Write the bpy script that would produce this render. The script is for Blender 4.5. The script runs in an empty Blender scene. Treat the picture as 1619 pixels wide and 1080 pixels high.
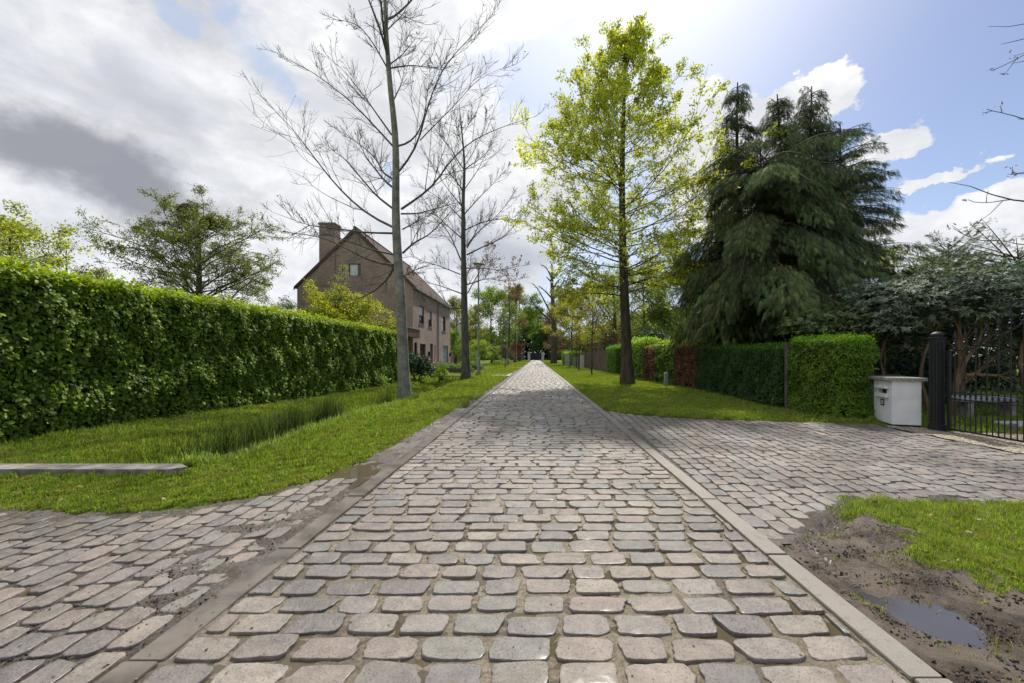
import bpy, math, numpy as np
from math import radians, sin, cos, pi, tan
C = bpy.context.scene.collection
H, F, CX, CY = 1.25, 650.0, 847.0, 564.5

def at(px, py, Y):
    return np.array([(px - CX) / F * Y, Y, H - (py - CY) / F * Y])
def nrm(a):
    return a / np.maximum(np.linalg.norm(a, axis=-1, keepdims=True), 1e-9)
def waves(x, y, seed, wl, oct=3, n=7):
    """smooth random field, about -1..1"""
    r = np.random.RandomState(seed); out = 0 * x; amp = 1.; tot = 0
    for o in range(oct):
        for _ in range(n):
            a = r.rand() * 2 * pi; k = 2 * pi / (wl * (0.7 + 0.6 * r.rand())); ph = r.rand() * 2 * pi
            out = out + amp * np.sin(k * (x * cos(a) + y * sin(a)) + ph)
        tot += amp * math.sqrt(n / 2); amp *= .55; wl *= .45
    return out / tot * .8
def sstep(x, a, b):
    t = np.clip((x - a) / (b - a), 0, 1); return t * t * (3 - 2 * t)

# ------------------------------------------------------------------ objects
def tag(o, label=None, cat=None, group=None, kind=None):
    if label: o['label'] = label
    if cat: o['category'] = cat
    if group: o['group'] = group
    if kind: o['kind'] = kind
    return o
def empty(name, loc, label, cat, group=None, rz=0):
    o = bpy.data.objects.new(name, None); C.objects.link(o); o.location = tuple(loc); o.rotation_euler[2] = rz
    o.empty_display_size = .2
    return tag(o, label, cat, group)
def mesh(name, V, FL, mat, parent=None, col=None, smooth=False, loc=None, mats=None, mi=None):
    """V (n,3); FL a list of (m,k) index arrays. loc: V is given in world coordinates and re-based on loc."""
    V = np.asarray(V, dtype=np.float64)
    if loc is not None: V = V - np.asarray(loc)[None, :]
    FL = [np.asarray(f, dtype=np.int32) for f in FL if len(f)]
    me = bpy.data.meshes.new(name)
    me.vertices.add(len(V)); me.vertices.foreach_set('co', V.astype(np.float32).ravel())
    loops = np.concatenate([f.ravel() for f in FL]); tot = np.concatenate([np.full(len(f), f.shape[1], np.int32) for f in FL])
    me.loops.add(len(loops)); me.loops.foreach_set('vertex_index', loops)
    st = np.concatenate([[0], np.cumsum(tot)[:-1]]).astype(np.int32)
    me.polygons.add(len(tot)); me.polygons.foreach_set('loop_start', st)
    try: me.polygons.foreach_set('loop_total', tot)
    except Exception: pass
    if smooth: me.polygons.foreach_set('use_smooth', np.ones(len(tot), bool))
    if mi is not None: me.polygons.foreach_set('material_index', np.asarray(mi, np.int32))
    if col is not None:
        a = me.color_attributes.new('col', 'FLOAT_COLOR', 'POINT')
        c4 = np.ones((len(V), 4), np.float32); c4[:, :3] = col
        a.data.foreach_set('color', c4.ravel())
    for m in (mats or [mat]): me.materials.append(m)
    me.update(calc_edges=True)
    if loc is None and parent is not None: pass
    o = bpy.data.objects.new(name, me); C.objects.link(o)
    if parent is not None: o.parent = parent
    elif loc is not None: o.location = tuple(loc)
    return o

class MB:
    """collects simple solids for one mesh"""
    def __init__(s): s.V = []; s.F = {}; s.n = 0
    def add(s, V, FL):
        V = np.asarray(V, float)
        for f in FL:
            f = np.asarray(f)
            if f.ndim == 1: f = f[None]
            s.F.setdefault(f.shape[1], []).append(f + s.n)
        s.V.append(V); s.n += len(V); return s
    def box(s, x0, x1, y0, y1, z0, z1, bev=0.0, rot=0, piv=None):
        if bev <= 0:
            V = [(x0,y0,z0),(x1,y0,z0),(x1,y1,z0),(x0,y1,z0),(x0,y0,z1),(x1,y0,z1),(x1,y1,z1),(x0,y1,z1)]
            FL = [np.array([(0,3,2,1),(4,5,6,7),(0,1,5,4),(1,2,6,5),(2,3,7,6),(3,0,4,7)])]
        else:
            b = bev
            def ring(i, z):
                return [(x0+i+b,y0+i,z),(x1-i-b,y0+i,z),(x1-i,y0+i+b,z),(x1-i,y1-i-b,z),(x1-i-b,y1-i,z),(x0+i+b,y1-i,z),(x0+i,y1-i-b,z),(x0+i,y0+i+b,z)]
            V = ring(b*.5, z0) + ring(0, z0+b) + ring(0, z1-b) + ring(b*.5, z1)
            q = [(r*8+k, r*8+(k+1)%8, r*8+8+(k+1)%8, r*8+8+k) for r in range(3) for k in range(8)]
            FL = [np.array(q), np.array([tuple(range(7,-1,-1)), tuple(range(24,32))])]
        V = np.array(V, float)
        if rot:
            p = np.array(piv if piv is not None else ((x0+x1)/2, (y0+y1)/2)); d = V[:, :2] - p
            V[:, 0] = p[0] + d[:, 0]*cos(rot) - d[:, 1]*sin(rot); V[:, 1] = p[1] + d[:, 0]*sin(rot) + d[:, 1]*cos(rot)
        return s.add(V, FL)
    def tube(s, pts, rad, k=8, cap=True):
        pts = np.asarray(pts, float); rad = np.ones(len(pts)) * np.asarray(rad, float)
        V, Q = tube_batch(pts[None], rad[None], k); FL = [Q]
        if cap: FL += [np.array([list(range(k))[::-1]]), np.array([[(len(pts)-1)*k + i for i in range(k)]])]
        return s.add(V, FL)
    def lathe(s, c, prof, k=16):
        """prof: (radius, z) pairs"""
        a = np.arange(k) * 2 * pi / k
        V = np.concatenate([np.stack([c[0] + r*np.cos(a), c[1] + r*np.sin(a), np.full(k, c[2] + z)], 1) for r, z in prof])
        i = np.arange(k); j = (i + 1) % k
        Q = np.concatenate([np.stack([m*k+i, m*k+j, m*k+k+j, m*k+k+i], 1) for m in range(len(prof)-1)])
        return s.add(V, [Q, np.array([i[::-1]]), np.array([(len(prof)-1)*k + i])])
    def prism(s, poly, d0, d1, axis='y'):
        """poly: 2D points; axis y: points are (x,z); axis x: (y,z); axis z: (x,y)"""
        n = len(poly); V = []
        for d in (d0, d1):
            for a, b in poly: V.append({'y': (a, d, b), 'x': (d, a, b), 'z': (a, b, d)}[axis])
        q = [(i, (i+1) % n, n+(i+1) % n, n+i) for i in range(n)]
        return s.add(V, [np.array(q), np.array([list(range(n))[::-1]]), np.array([list(range(n, 2*n))])])
    def build(s, name, mat, parent=None, loc=None, smooth=False, col=None):
        V = np.concatenate(s.V); FL = [np.concatenate(v) for v in s.F.values()]
        o = mesh(name, V, FL, mat, parent, loc=loc, smooth=smooth, col=col)
        if not smooth: o.data.polygons.foreach_set('use_smooth', np.zeros(len(o.data.polygons), bool))
        import bmesh
        bm = bmesh.new(); bm.from_mesh(o.data); bmesh.ops.recalc_face_normals(bm, faces=bm.faces); [setattr(f_, 'smooth', smooth) for f_ in bm.faces]; bm.to_mesh(o.data); bm.free()
        if smooth:
            try: o.data.set_sharp_from_angle(angle=radians(40))
            except Exception: pass
        return o

def tube_batch(pts, rad, k):
    """pts (n,m,3), rad (n,m) -> verts, quads"""
    n, m, _ = pts.shape
    T = np.empty_like(pts); T[:, 1:-1] = pts[:, 2:] - pts[:, :-2]; T[:, 0] = pts[:, 1] - pts[:, 0]; T[:, -1] = pts[:, -1] - pts[:, -2]
    T = nrm(T)
    main = nrm(pts[:, -1] - pts[:, 0])[:, None, :]
    ref = np.where(np.abs(main[..., 2:3]) > .8, np.array([1., 0, 0]), np.array([0, 0, 1.])) * np.ones_like(T)
    X = nrm(np.cross(T, ref)); Y = np.cross(T, X)
    a = np.arange(k) * 2 * pi / k
    V = pts[:, :, None, :] + rad[:, :, None, None] * (X[:, :, None, :] * np.cos(a)[None, None, :, None] + Y[:, :, None, :] * np.sin(a)[None, None, :, None])
    b = (np.arange(n) * m * k)[:, None, None] + (np.arange(m - 1) * k)[None, :, None]
    i = np.arange(k)[None, None, :]; j = (i + 1) % k
    Q = np.stack([b + i, b + j, b + k + j, b + k + i], -1).reshape(-1, 4)
    return V.reshape(-1, 3), Q

# ------------------------------------------------------------------ materials
def new_mat(name):
    m = bpy.data.materials.new(name); m.use_nodes = True; nt = m.node_tree
    b = nt.nodes['Principled BSDF']; return m, nt, b
def N(nt, t, **kw):
    n = nt.nodes.new(t)
    for k, v in kw.items():
        if k in n.inputs.keys() if hasattr(n.inputs, 'keys') else False: n.inputs[k].default_value = v
        else: setattr(n, k, v)
    return n
def L(nt, a, b): nt.links.new(a, b)
def noise(nt, vec, scale, detail=4, rough=.55, dist=0):
    n = nt.nodes.new('ShaderNodeTexNoise'); n.inputs['Scale'].default_value = scale; n.inputs['Detail'].default_value = detail
    n.inputs['Roughness'].default_value = rough; n.inputs['Distortion'].default_value = dist
    if vec is not None: L(nt, vec, n.inputs['Vector'])
    return n.outputs['Fac'], n.outputs['Color']
def mr(nt, v, a, b, c, d, smooth=True):
    n = nt.nodes.new('ShaderNodeMapRange'); n.interpolation_type = 'SMOOTHSTEP' if smooth else 'LINEAR'
    for i, x in enumerate((a, b, c, d)): n.inputs[i + 1].default_value = x
    L(nt, v, n.inputs[0]); return n.outputs[0]
def mth(nt, op, a, b=None):
    n = nt.nodes.new('ShaderNodeMath'); n.operation = op
    for i, x in enumerate((a, b)):
        if x is None: continue
        if isinstance(x, (int, float)): n.inputs[i].default_value = x
        else: L(nt, x, n.inputs[i])
    return n.outputs[0]
def mix(nt, f, a, b, mode='MIX'):
    n = nt.nodes.new('ShaderNodeMix'); n.data_type = 'RGBA'; n.blend_type = mode
    for sock, x in ((n.inputs[0], f), (n.inputs[6], a), (n.inputs[7], b)):
        if isinstance(x, (int, float)): sock.default_value = x
        elif isinstance(x, tuple): sock.default_value = (*x, 1) if len(x) == 3 else x
        else: L(nt, x, sock)
    return n.outputs[2]
def geo_pos(nt):
    return nt.nodes.new('ShaderNodeNewGeometry').outputs['Position']
def objc(nt): return nt.nodes.new('ShaderNodeTexCoord').outputs['Object']
def attr(nt, name='col'):
    n = nt.nodes.new('ShaderNodeVertexColor'); n.layer_name = name; return n.outputs['Color']
def bump(nt, h, bsdf, strength=.5, dist=.01):
    n = nt.nodes.new('ShaderNodeBump'); n.inputs['Strength'].default_value = strength; n.inputs['Distance'].default_value = dist
    L(nt, h, n.inputs['Height']); L(nt, n.outputs[0], bsdf.inputs['Normal']); return n

def mat_simple(name, c, rough=.6, metal=0, nz=0.15, scale=8, bmp=.2, spec=.5, c2=None):
    m, nt, b = new_mat(name); v = objc(nt); f, _ = noise(nt, v, scale, 6)
    if c2 is None: c2 = tuple(x * (1 - nz * 2.2) for x in c)
    L(nt, mix(nt, mr(nt, f, .3, .7, 0, 1), c2, c), b.inputs['Base Color'])
    b.inputs['Roughness'].default_value = rough; b.inputs['Metallic'].default_value = metal
    b.inputs['Specular IOR Level'].default_value = spec
    f2, _ = noise(nt, v, scale * 8, 4)
    if bmp: bump(nt, f2, b, bmp, .005)
    return m
def mat_leaf(name, trans=.35, rough=.5, spec=.3, tint=(1.25, 1.3, .6)):
    m, nt, b = new_mat(name); c = attr(nt)
    L(nt, c, b.inputs['Base Color']); b.inputs['Roughness'].default_value = rough; b.inputs['Specular IOR Level'].default_value = spec
    t = nt.nodes.new('ShaderNodeBsdfTranslucent'); L(nt, mix(nt, 1.0, c, tint, 'MULTIPLY'), t.inputs['Color'])
    s = nt.nodes.new('ShaderNodeMixShader'); s.inputs[0].default_value = trans
    out = nt.nodes['Material Output']; L(nt, b.outputs[0], s.inputs[1]); L(nt, t.outputs[0], s.inputs[2]); L(nt, s.outputs[0], out.inputs['Surface'])
    return m
def mat_bark(name, c, c2, scale=6, stretch=.25, b_=.6):
    m, nt, b = new_mat(name); v = objc(nt)
    mp = nt.nodes.new('ShaderNodeMapping'); mp.inputs['Scale'].default_value = (1, 1, stretch); L(nt, v, mp.inputs[0])
    f, _ = noise(nt, mp.outputs[0], scale, 6, .65); g, _ = noise(nt, v, 1.3, 4)
    k = mix(nt, mr(nt, f, .35, .65, 0, 1), c2, c)
    gr = mix(nt, mr(nt, g, .5, .7, 0, .45), k, (.09, .10, .045))
    L(nt, gr, b.inputs['Base Color']); b.inputs['Roughness'].default_value = .85; b.inputs['Specular IOR Level'].default_value = .2
    h, _ = noise(nt, mp.outputs[0], scale * 5, 5); bump(nt, h, b, b_, .02); return m

M = {}
M['grass'] = mat_leaf('grass_blade', .4, .55, .25, (1.25, 1.25, .5))
M['leaf_beech'] = mat_leaf('fresh_beech_leaf', .6, .45, .3, (1.3, 1.25, .7))
M['leaf_hedge'] = mat_leaf('hedge_leaf', .38, .5, .28, (1.4, 1.5, .5))
M['leaf_soft'] = mat_leaf('soft_leaf', .45, .55, .25, (1.3, 1.3, .6))
M['leaf_dark'] = mat_leaf('conifer_spray', .15, .65, .2, (1.2, 1.2, .8))
M['leaf_rhodo'] = mat_leaf('leathery_leaf', .15, .55, .2, (1.2, 1.3, .7))
M['bark_pale'] = mat_bark('pale_bark', (.30, .285, .235), (.17, .16, .13), 5, .9)
M['bark_grey'] = mat_bark('grey_bark', (.13, .12, .10), (.06, .055, .045), 6, .3)
M['bark_limb'] = mat_bark('limb_bark', (.15, .14, .12), (.08, .075, .065), 6, .3)
M['bark_brown'] = mat_bark('brown_bark', (.10, .08, .06), (.045, .035, .025), 7, .2)
M['bark_orange'] = mat_bark('orange_bark', (.22, .14, .085), (.10, .07, .045), 7, .2)
M['concrete'] = mat_simple('weathered_concrete', (.29, .27, .235), .85, 0, .28, 7, .6)
M['twigs'] = mat_simple('dark_twigs', (.026, .036, .014), .95, 0, .3, 30, .6)

# stones ------------------------------------------------------------
def mat_stone():
    m, nt, b = new_mat('worn_sandstone'); v = geo_pos(nt); c = attr(nt)
    f, _ = noise(nt, v, 9, 7, .65); c1 = mix(nt, mr(nt, f, .3, .72, 0, 1), (.72, .70, .68), (1.12, 1.08, 1.04))
    col = mix(nt, 1.0, c, c1, 'MULTIPLY')
    f5, _ = noise(nt, v, 45, 5, .7); col = mix(nt, mr(nt, f5, .3, .7, 0, 1), mix(nt, 1.0, col, (.86, .85, .84), 'MULTIPLY'), col)
    # pits
    f2, _ = noise(nt, v, 150, 3, .6); pit = mr(nt, f2, .60, .67, 0, 1)
    col = mix(nt, mth(nt, 'MULTIPLY', pit, .65), col, (.05, .045, .04))
    # damp areas
    w, _ = noise(nt, v, 1.1, 5, .6); w2, _ = noise(nt, v, 14, 4, .6)
    wet = mr(nt, mth(nt, 'ADD', mth(nt, 'MULTIPLY', w, .7), mth(nt, 'MULTIPLY', w2, .3)), .45, .56, 0, 1)
    col = mix(nt, wet, col, mix(nt, 1.0, col, (.78, .77, .77), 'MULTIPLY'))
    gr, _ = noise(nt, v, 4.5, 6, .65); col = mix(nt, mr(nt, gr, .52, .72, 0, .45), col, (.15, .13, .105))
    L(nt, col, b.inputs['Base Color']); L(nt, mth(nt, 'MULTIPLY', wet, .6), b.inputs['Coat Weight']); b.inputs['Coat Roughness'].default_value = .24; b.inputs['Coat IOR'].default_value = 1.33
    L(nt, mr(nt, wet, 0, 1, .55, .38), b.inputs['Roughness']); b.inputs['Specular IOR Level'].default_value = .5
    f3, _ = noise(nt, v, 60, 6, .7); f4, _ = noise(nt, v, 12, 3)
    f6, _ = noise(nt, v, 27, 4, .6); h = mth(nt, 'ADD', mth(nt, 'ADD', mth(nt, 'SUBTRACT', f3, mth(nt, 'MULTIPLY', pit, .5)), mth(nt, 'MULTIPLY', f4, 1.5)), mth(nt, 'MULTIPLY', f6, .9))
    bump(nt, h, b, .7, .009); return m
M['stone'] = mat_stone()
def mat_bed():
    m, nt, b = new_mat('sandy_joint'); v = geo_pos(nt)
    f, _ = noise(nt, v, 1.4, 6, .6); g, _ = noise(nt, v, 60, 5, .7); k, _ = noise(nt, v, 5, 5, .6)
    sand = mix(nt, mr(nt, g, .3, .7, 0, 1), (.21, .175, .125), (.42, .355, .26))
    mud = mix(nt, mr(nt, g, .3, .7, 0, 1), (.075, .062, .05), (.22, .19, .16))
    sp = nt.nodes.new('ShaderNodeSeparateXYZ'); L(nt, v, sp.inputs[0]); ax = mth(nt, 'ABSOLUTE', sp.outputs[0])
    mudf = mth(nt, 'MAXIMUM', mr(nt, f, .54, .66, 0, 1), mr(nt, ax, 1.35, 1.7, 0, 1))
    L(nt, mix(nt, mudf, sand, mud), b.inputs['Base Color'])
    wet = mr(nt, mth(nt, 'ADD', mth(nt, 'MULTIPLY', f, .6), mth(nt, 'MULTIPLY', k, .4)), .42, .52, 0, 1)
    L(nt, mr(nt, wet, 0, 1, .65, .09), b.inputs['Roughness'])
    h, _ = noise(nt, v, 70, 6, .8); bump(nt, h, b, 1.0, .02); return m
M['bed'] = mat_bed()
def mat_mud():
    m, nt, b = new_mat('churned_mud'); v = geo_pos(nt)
    f, _ = noise(nt, v, 3, 7, .65); g, _ = noise(nt, v, 45, 6, .75)
    c = mix(nt, mr(nt, f, .35, .65, 0, 1), (.060, .043, .030), (.15, .112, .08)); c = mix(nt, mr(nt, g, .5, .75, 0, .7), c, (.16, .135, .11))
    L(nt, c, b.inputs['Base Color']); L(nt, mr(nt, f, .42, .62, .22, .7), b.inputs['Roughness'])
    h, _ = noise(nt, v, 70, 7, .8); bump(nt, h, b, .9, .02); return m
M['mud'] = mat_mud()
def mat_water(name, base, r=.03, bs=.05, spec=.5):
    m, nt, b = new_mat(name); v = geo_pos(nt)
    f, _ = noise(nt, v, 6, 4); L(nt, mix(nt, f, tuple(x*.7 for x in base), base), b.inputs['Base Color'])
    b.inputs['Roughness'].default_value = r; b.inputs['Specular IOR Level'].default_value = spec
    h, _ = noise(nt, v, 30, 3); bump(nt, h, b, bs, .004); return m
M['water'] = mat_water('muddy_water', (.10, .08, .05), .03)
M['water_dark'] = mat_water('dark_puddle', (.075, .068, .07), .04, .12)
def mat_ground():
    m, nt, b = new_mat('turf_soil'); v = geo_pos(nt)
    f, _ = noise(nt, v, .5, 6, .6); g, _ = noise(nt, v, 14, 6, .7)
    c = mix(nt, mr(nt, g, .3, .7, 0, 1), (.05, .075, .012), (.15, .20, .025))
    c = mix(nt, mr(nt, f, .52, .72, 0, .55), c, (.16, .19, .03))
    L(nt, c, b.inputs['Base Color']); b.inputs['Roughness'].default_value = .95; b.inputs['Specular IOR Level'].default_value = .1
    h, _ = noise(nt, v, 40, 5, .8); bump(nt, h, b, .8, .03); return m
M['ground'] = mat_ground()
def mat_gravel():
    m, nt, b = new_mat('pea_gravel'); v = geo_pos(nt)
    vo = nt.nodes.new('ShaderNodeTexVoronoi'); vo.inputs['Scale'].default_value = 45; L(nt, v, vo.inputs['Vector'])
    f, _ = noise(nt, v, 3, 4); sp = nt.nodes.new('ShaderNodeSeparateColor'); L(nt, vo.outputs['Color'], sp.inputs[0])
    c = mix(nt, sp.outputs[0], (.34, .27, .18), (.66, .58, .46)); c = mix(nt, mr(nt, vo.outputs['Distance'], .3, .7, 0, .8), c, (.07, .05, .035))
    L(nt, c, b.inputs['Base Color']); b.inputs['Roughness'].default_value = .9
    bump(nt, mth(nt, 'SUBTRACT', 1.0, vo.outputs['Distance']), b, 1.0, .02); return m
M['gravel'] = mat_gravel()
def mat_kerb():
    m, nt, b = new_mat('kerb_concrete'); v = geo_pos(nt)
    f, _ = noise(nt, v, 2.2, 6, .6); g, _ = noise(nt, v, 220, 3, .6); k, _ = noise(nt, v, 18, 5)
    c = mix(nt, mr(nt, f, .3, .7, 0, 1), (.145, .128, .105), (.225, .20, .172)); c = mix(nt, mr(nt, g, .5, .62, 0, .6), c, (.33, .305, .27))
    c = mix(nt, mr(nt, k, .55, .7, 0, .5), c, (.12, .10, .08))
    L(nt, c, b.inputs['Base Color']); L(nt, mr(nt, f, .4, .6, .5, .75), b.inputs['Roughness'])
    bump(nt, g, b, .5, .004); return m
M['kerb'] = mat_kerb()

# ------------------------------------------------------------------ world
def build_world():
    w = bpy.data.worlds.new('World'); bpy.context.scene.world = w; w.use_nodes = True
    nt = w.node_tree; bg = nt.nodes['Background']; bg.inputs['Strength'].default_value = .1
    sky = nt.nodes.new('ShaderNodeTexSky'); sky.sky_type = 'NISHITA'; sky.sun_disc = False
    sky.sun_elevation = SUN_EL; sky.sun_rotation = SUN_AZ; sky.air_density = 1.0; sky.dust_density = .9; sky.ozone_density = 1.5
    d = nt.nodes.new('ShaderNodeTexCoord').outputs['Generated']
    def vm(op, a, b):
        n = nt.nodes.new('ShaderNodeVectorMath'); n.operation = op
        for i, x in enumerate((a, b)):
            if x is None: continue
            if isinstance(x, tuple): n.inputs[i].default_value = x
            else: L(nt, x, n.inputs[i])
        return n
    def scl(v, s): return vm('MULTIPLY', v, s).outputs[0]
    _, wc = noise(nt, scl(d, (3.2, 3.2, 4.5)), 1.0, 6, .6)
    warp = scl(vm('SUBTRACT', wc, (.5, .5, .5)).outputs[0], (.34, .34, .24))
    dw = vm('ADD', d, warp).outputs[0]
    _, wc2 = noise(nt, scl(d, (9, 9, 12)), 1.0, 7, .6)
    dw2 = vm('ADD', d, scl(vm('SUBTRACT', wc2, (.5, .5, .5)).outputs[0], (.16, .16, .13))).outputs[0]
    def blob(px, py, rx, ry, inner=.25, vec=None):
        c = np.array([(px - CX) / F, 1, (CY - py) / F]); c /= np.linalg.norm(c); k = c[1]
        s = vm('SUBTRACT', dw if vec is None else vec, tuple(c)).outputs[0]
        s = scl(s, (F / rx / k, 1.2, F / ry / k))
        ln = vm('LENGTH', s, None).outputs['Value']
        return mr(nt, ln, 1.0, inner, 0, 1)
    sep = nt.nodes.new('ShaderNodeSeparateXYZ'); L(nt, d, sep.inputs[0]); x, y, z = sep.outputs
    f1, _ = noise(nt, scl(d, (2.3, 2.3, 4.2)), 1.0, 10, .58, .25)
    f2, _ = noise(nt, vm('ADD', scl(d, (3.0, 3.0, 7.5)), (4.1, 2.2, 7.7)).outputs[0], 1.0, 9, .6, .3)
    cov = mth(nt, 'ADD', f1, mr(nt, mth(nt, 'ADD', x, mth(nt, 'MULTIPLY', f2, .2)), -.02, .40, .27, -.26))
    def add(v, b, k): return mth(nt, 'ADD', v, mth(nt, 'MULTIPLY', b, k))
    for a in ((1570, 368, 235, 88, .5), (1255, 180, 95, 62, .4), (1400, 232, 50, 42, .35), (1485, 272, 80, 22, .3), (1180, 300, 170, 150, .3), (1080, 190, 90, 70, .2)):
        cov = add(cov, blob(*a[:4], a[4], dw2), .62)
    for a in ((450, 90, 70, 60), (575, 60, 90, 50), (360, 0, 60, 40), (770, 150, 130, 60), (620, 300, 40, 60), (300, 20, 50, 30)):
        cov = add(cov, blob(*a), -.17)
    cloud = mr(nt, cov, .50, .66, 0, 1)
    # lighter veil round the sun side
    sd = (cos(SUN_EL) * sin(SUN_AZ), cos(SUN_EL) * cos(SUN_AZ), sin(SUN_EL))
    dp = vm('DOT_PRODUCT', d, sd).outputs['Value']
    near = mr(nt, dp, .55, 1.0, 0, 1); glow = mth(nt, 'POWER', mr(nt, dp, .8, 1.0, 0, 1, False), 3.0)
    # cloud shade: bright tops, grey undersides
    sh = mr(nt, f2, .34, .54, 0, 1)
    wbright = mix(nt, near, (.70, .71, .73), (.735, .735, .735))
    grey = mix(nt, near, (.50, .51, .54), (.58, .59, .61))
    cc = mix(nt, sh, grey, wbright)
    f3, _ = noise(nt, vm('ADD', scl(d, (9, 9, 14)), (1.1, 5.2, 3.7)).outputs[0], 1.0, 8, .62, .2)
    cc = mix(nt, mr(nt, f3, .62, .38, 0, .55), cc, (.47, .49, .54))
    low = mr(nt, z, .02, .26, .55, 0)
    cc = mix(nt, mth(nt, 'MULTIPLY', low, mr(nt, f2, .4, .62, 1, .2)), cc, (.50, .53, .60))
    dark = blob(140, 248, 250, 74, .25); dark2 = blob(175, 130, 120, 80, .1); d3 = blob(340, 40, 120, 70, .1); d4 = blob(790, 410, 150, 60, .2)
    cc = mix(nt, mth(nt, 'MULTIPLY', dark, .92), cc, (.215, .225, .26))
    for q in (dark2, d3): cc = mix(nt, mth(nt, 'MULTIPLY', q, .6), cc, (.36, .37, .41))
    cc = mix(nt, mth(nt, 'MULTIPLY', d4, .75), cc, (.33, .36, .42))
    cloud = mth(nt, 'MAXIMUM', cloud, mth(nt, 'MULTIPLY', dark, 1.0))
    # clear sky (physical sky, scaled back to the same units) with a thin milky veil
    blue = mix(nt, 1.0, sky.outputs[0], (.088, .086, .090), 'MULTIPLY')
    veil = mth(nt, 'ADD', mr(nt, x, .66, .15, .0, .50), mr(nt, z, .45, .0, 0, .16))
    blue = mix(nt, mth(nt, 'MINIMUM', veil, .85), blue, (.56, .63, .76))
    skyc = mix(nt, cloud, blue, cc)
    skyc = mix(nt, 1.0, skyc, mix(nt, glow, (0, 0, 0), (.22, .21, .19)), 'ADD')
    ground = mr(nt, z, -.02, -.06, 0, 1)
    skyc = mix(nt, ground, skyc, (.12, .13, .08))
    L(nt, mix(nt, 1.0, skyc, (10, 10, 10), 'MULTIPLY'), bg.inputs['Color'])
    for n in nt.nodes:
        if n.bl_idname == 'ShaderNodeMix': n.clamp_result = False
    w.cycles.sampling_method = 'MANUAL'; w.cycles.sample_map_resolution = 1024

SUN_EL, SUN_AZ = radians(52), radians(14)
build_world()
sl = bpy.data.lights.new('sun', 'SUN'); sl.energy = 3.8; sl.angle = radians(2.0); sl.color = (1, .95, .86)
so = bpy.data.objects.new('sun', sl); C.objects.link(so)
so.rotation_euler = (-(pi / 2 - SUN_EL), 0, -SUN_AZ)   # light comes from +Y, a little to the right
so.location = (0, 0, 30)

cam = bpy.data.cameras.new('camera'); co = bpy.data.objects.new('camera', cam); C.objects.link(co)
co.location = (0, 0, H); co.rotation_euler = (pi / 2, 0, 0)
cam.sensor_width = 36; cam.lens = F / 1619 * 36; cam.clip_end = 3000; cam.clip_start = .05
cam.shift_x = -(CX - 809.5) / 1619; cam.shift_y = (CY - 540) / 1619
bpy.context.scene.camera = co

# ------------------------------------------------------------------ plan of the place
KR0, KR1 = 1.46, 1.60      # right kerb
KL0, KL1 = -1.70, -1.545    # left kerb
def left_edge_y(x):        # turf begins beyond this on the left of the road
    return np.interp(x, [-12, -6, -4.4, -3.3, -2.9, -2.55, -2.25, -2.1, -2.02, -1.95, -1.9, -1.85], [3.42, 3.36, 3.36, 3.27, 3.36, 3.65, 4.15, 4.9, 6.0, 9, 22, 40])
def r_top(x): return np.interp(x, [1.6, 1.75, 2.2, 3.0, 4.1, 5.6, 6.4, 9], [9.9, 9.45, 8.9, 8.45, 8.12, 7.87, 7.7, 7.6])
def r_low(x): return np.interp(x, [1.6, 1.70, 2.74, 3.3, 4.13, 8], [2.66, 2.74, 3.6, 3.58, 3.48, 3.3])
def region(x, y):
    """0 turf, 1 road, 2 left paving, 3 right paving, 4 gravel, 5 mud"""
    r = np.zeros(np.shape(x), int)
    r[(x > KL0) & (x < KR1) & (y < 170)] = 1
    r[(x <= KL0) & (y < left_edge_y(x)) & (x > -12)] = 2
    dr = (x >= KR1) & (y < r_top(x)) & (y > r_low(x)) & (x < 6.3)
    r[dr] = 3
    r[(x >= 6.3) & (y < np.where(x < 7.0, 7.45, 6.9 - (x - 7) * .25)) & (x < 12)] = 4
    mud = (x >= KR1) & (y <= r_low(x)) & (x < 2.55 + .22 * waves(x, y, 5, .9) - .05 * (y - 2)) & (y < 3.5)
    r[mud & (r == 0)] = 5
    return r
def ditch(x, y):
    xc = -4.75 + .12 * np.sin(y * .5)
    return -.52 * np.exp(-((x - xc) / .72) ** 2) * sstep(y, 4.5, 5.3) * (1 - sstep(y, 22.2, 23.0))
def gz(x, y):
    base = .012 + .014 * waves(x, y, 11, 1.3) * sstep(np.abs(x), 1.7, 2.6)
    far = sstep(y, 8, 30)
    base = base + (.03 * waves(x, y, 3, 9)) * sstep(np.abs(x), 2.2, 4) * (x < 0)
    return base + ditch(x, y)

xs = np.concatenate([-np.geomspace(900, 12, 16), np.arange(-11, -6, .25), np.arange(-6, -1.2, .07), np.arange(-1.2, 1.2, .4), np.arange(1.2, 7.2, .08), np.arange(7.2, 14, .4), np.geomspace(14.5, 900, 16)])
ys = np.concatenate([[-300, -60, -12, -2], np.arange(.4, 2, .2), np.arange(2, 10, .07), np.arange(10, 26, .25), np.arange(26, 80, 3), np.geomspace(82, 1500, 14)])
X, Y = np.meshgrid(xs, ys); reg = region(X, Y); Z = gz(X, Y) * np.where((np.abs(X) < 60) & (Y < 90), 1, 0)
Z = np.where(reg == 0, Z, -.09); Z = np.where((reg == 5) , -.05, Z)
V = np.stack([X, Y, Z], -1).reshape(-1, 3); nx, ny = len(xs), len(ys)
i = (np.arange(ny - 1)[:, None] * nx + np.arange(nx - 1)[None]).ravel()
tag(mesh('ground', V, [np.stack([i, i + 1, i + nx + 1, i + nx], 1)], M['ground'], smooth=True), kind='structure')

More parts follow.
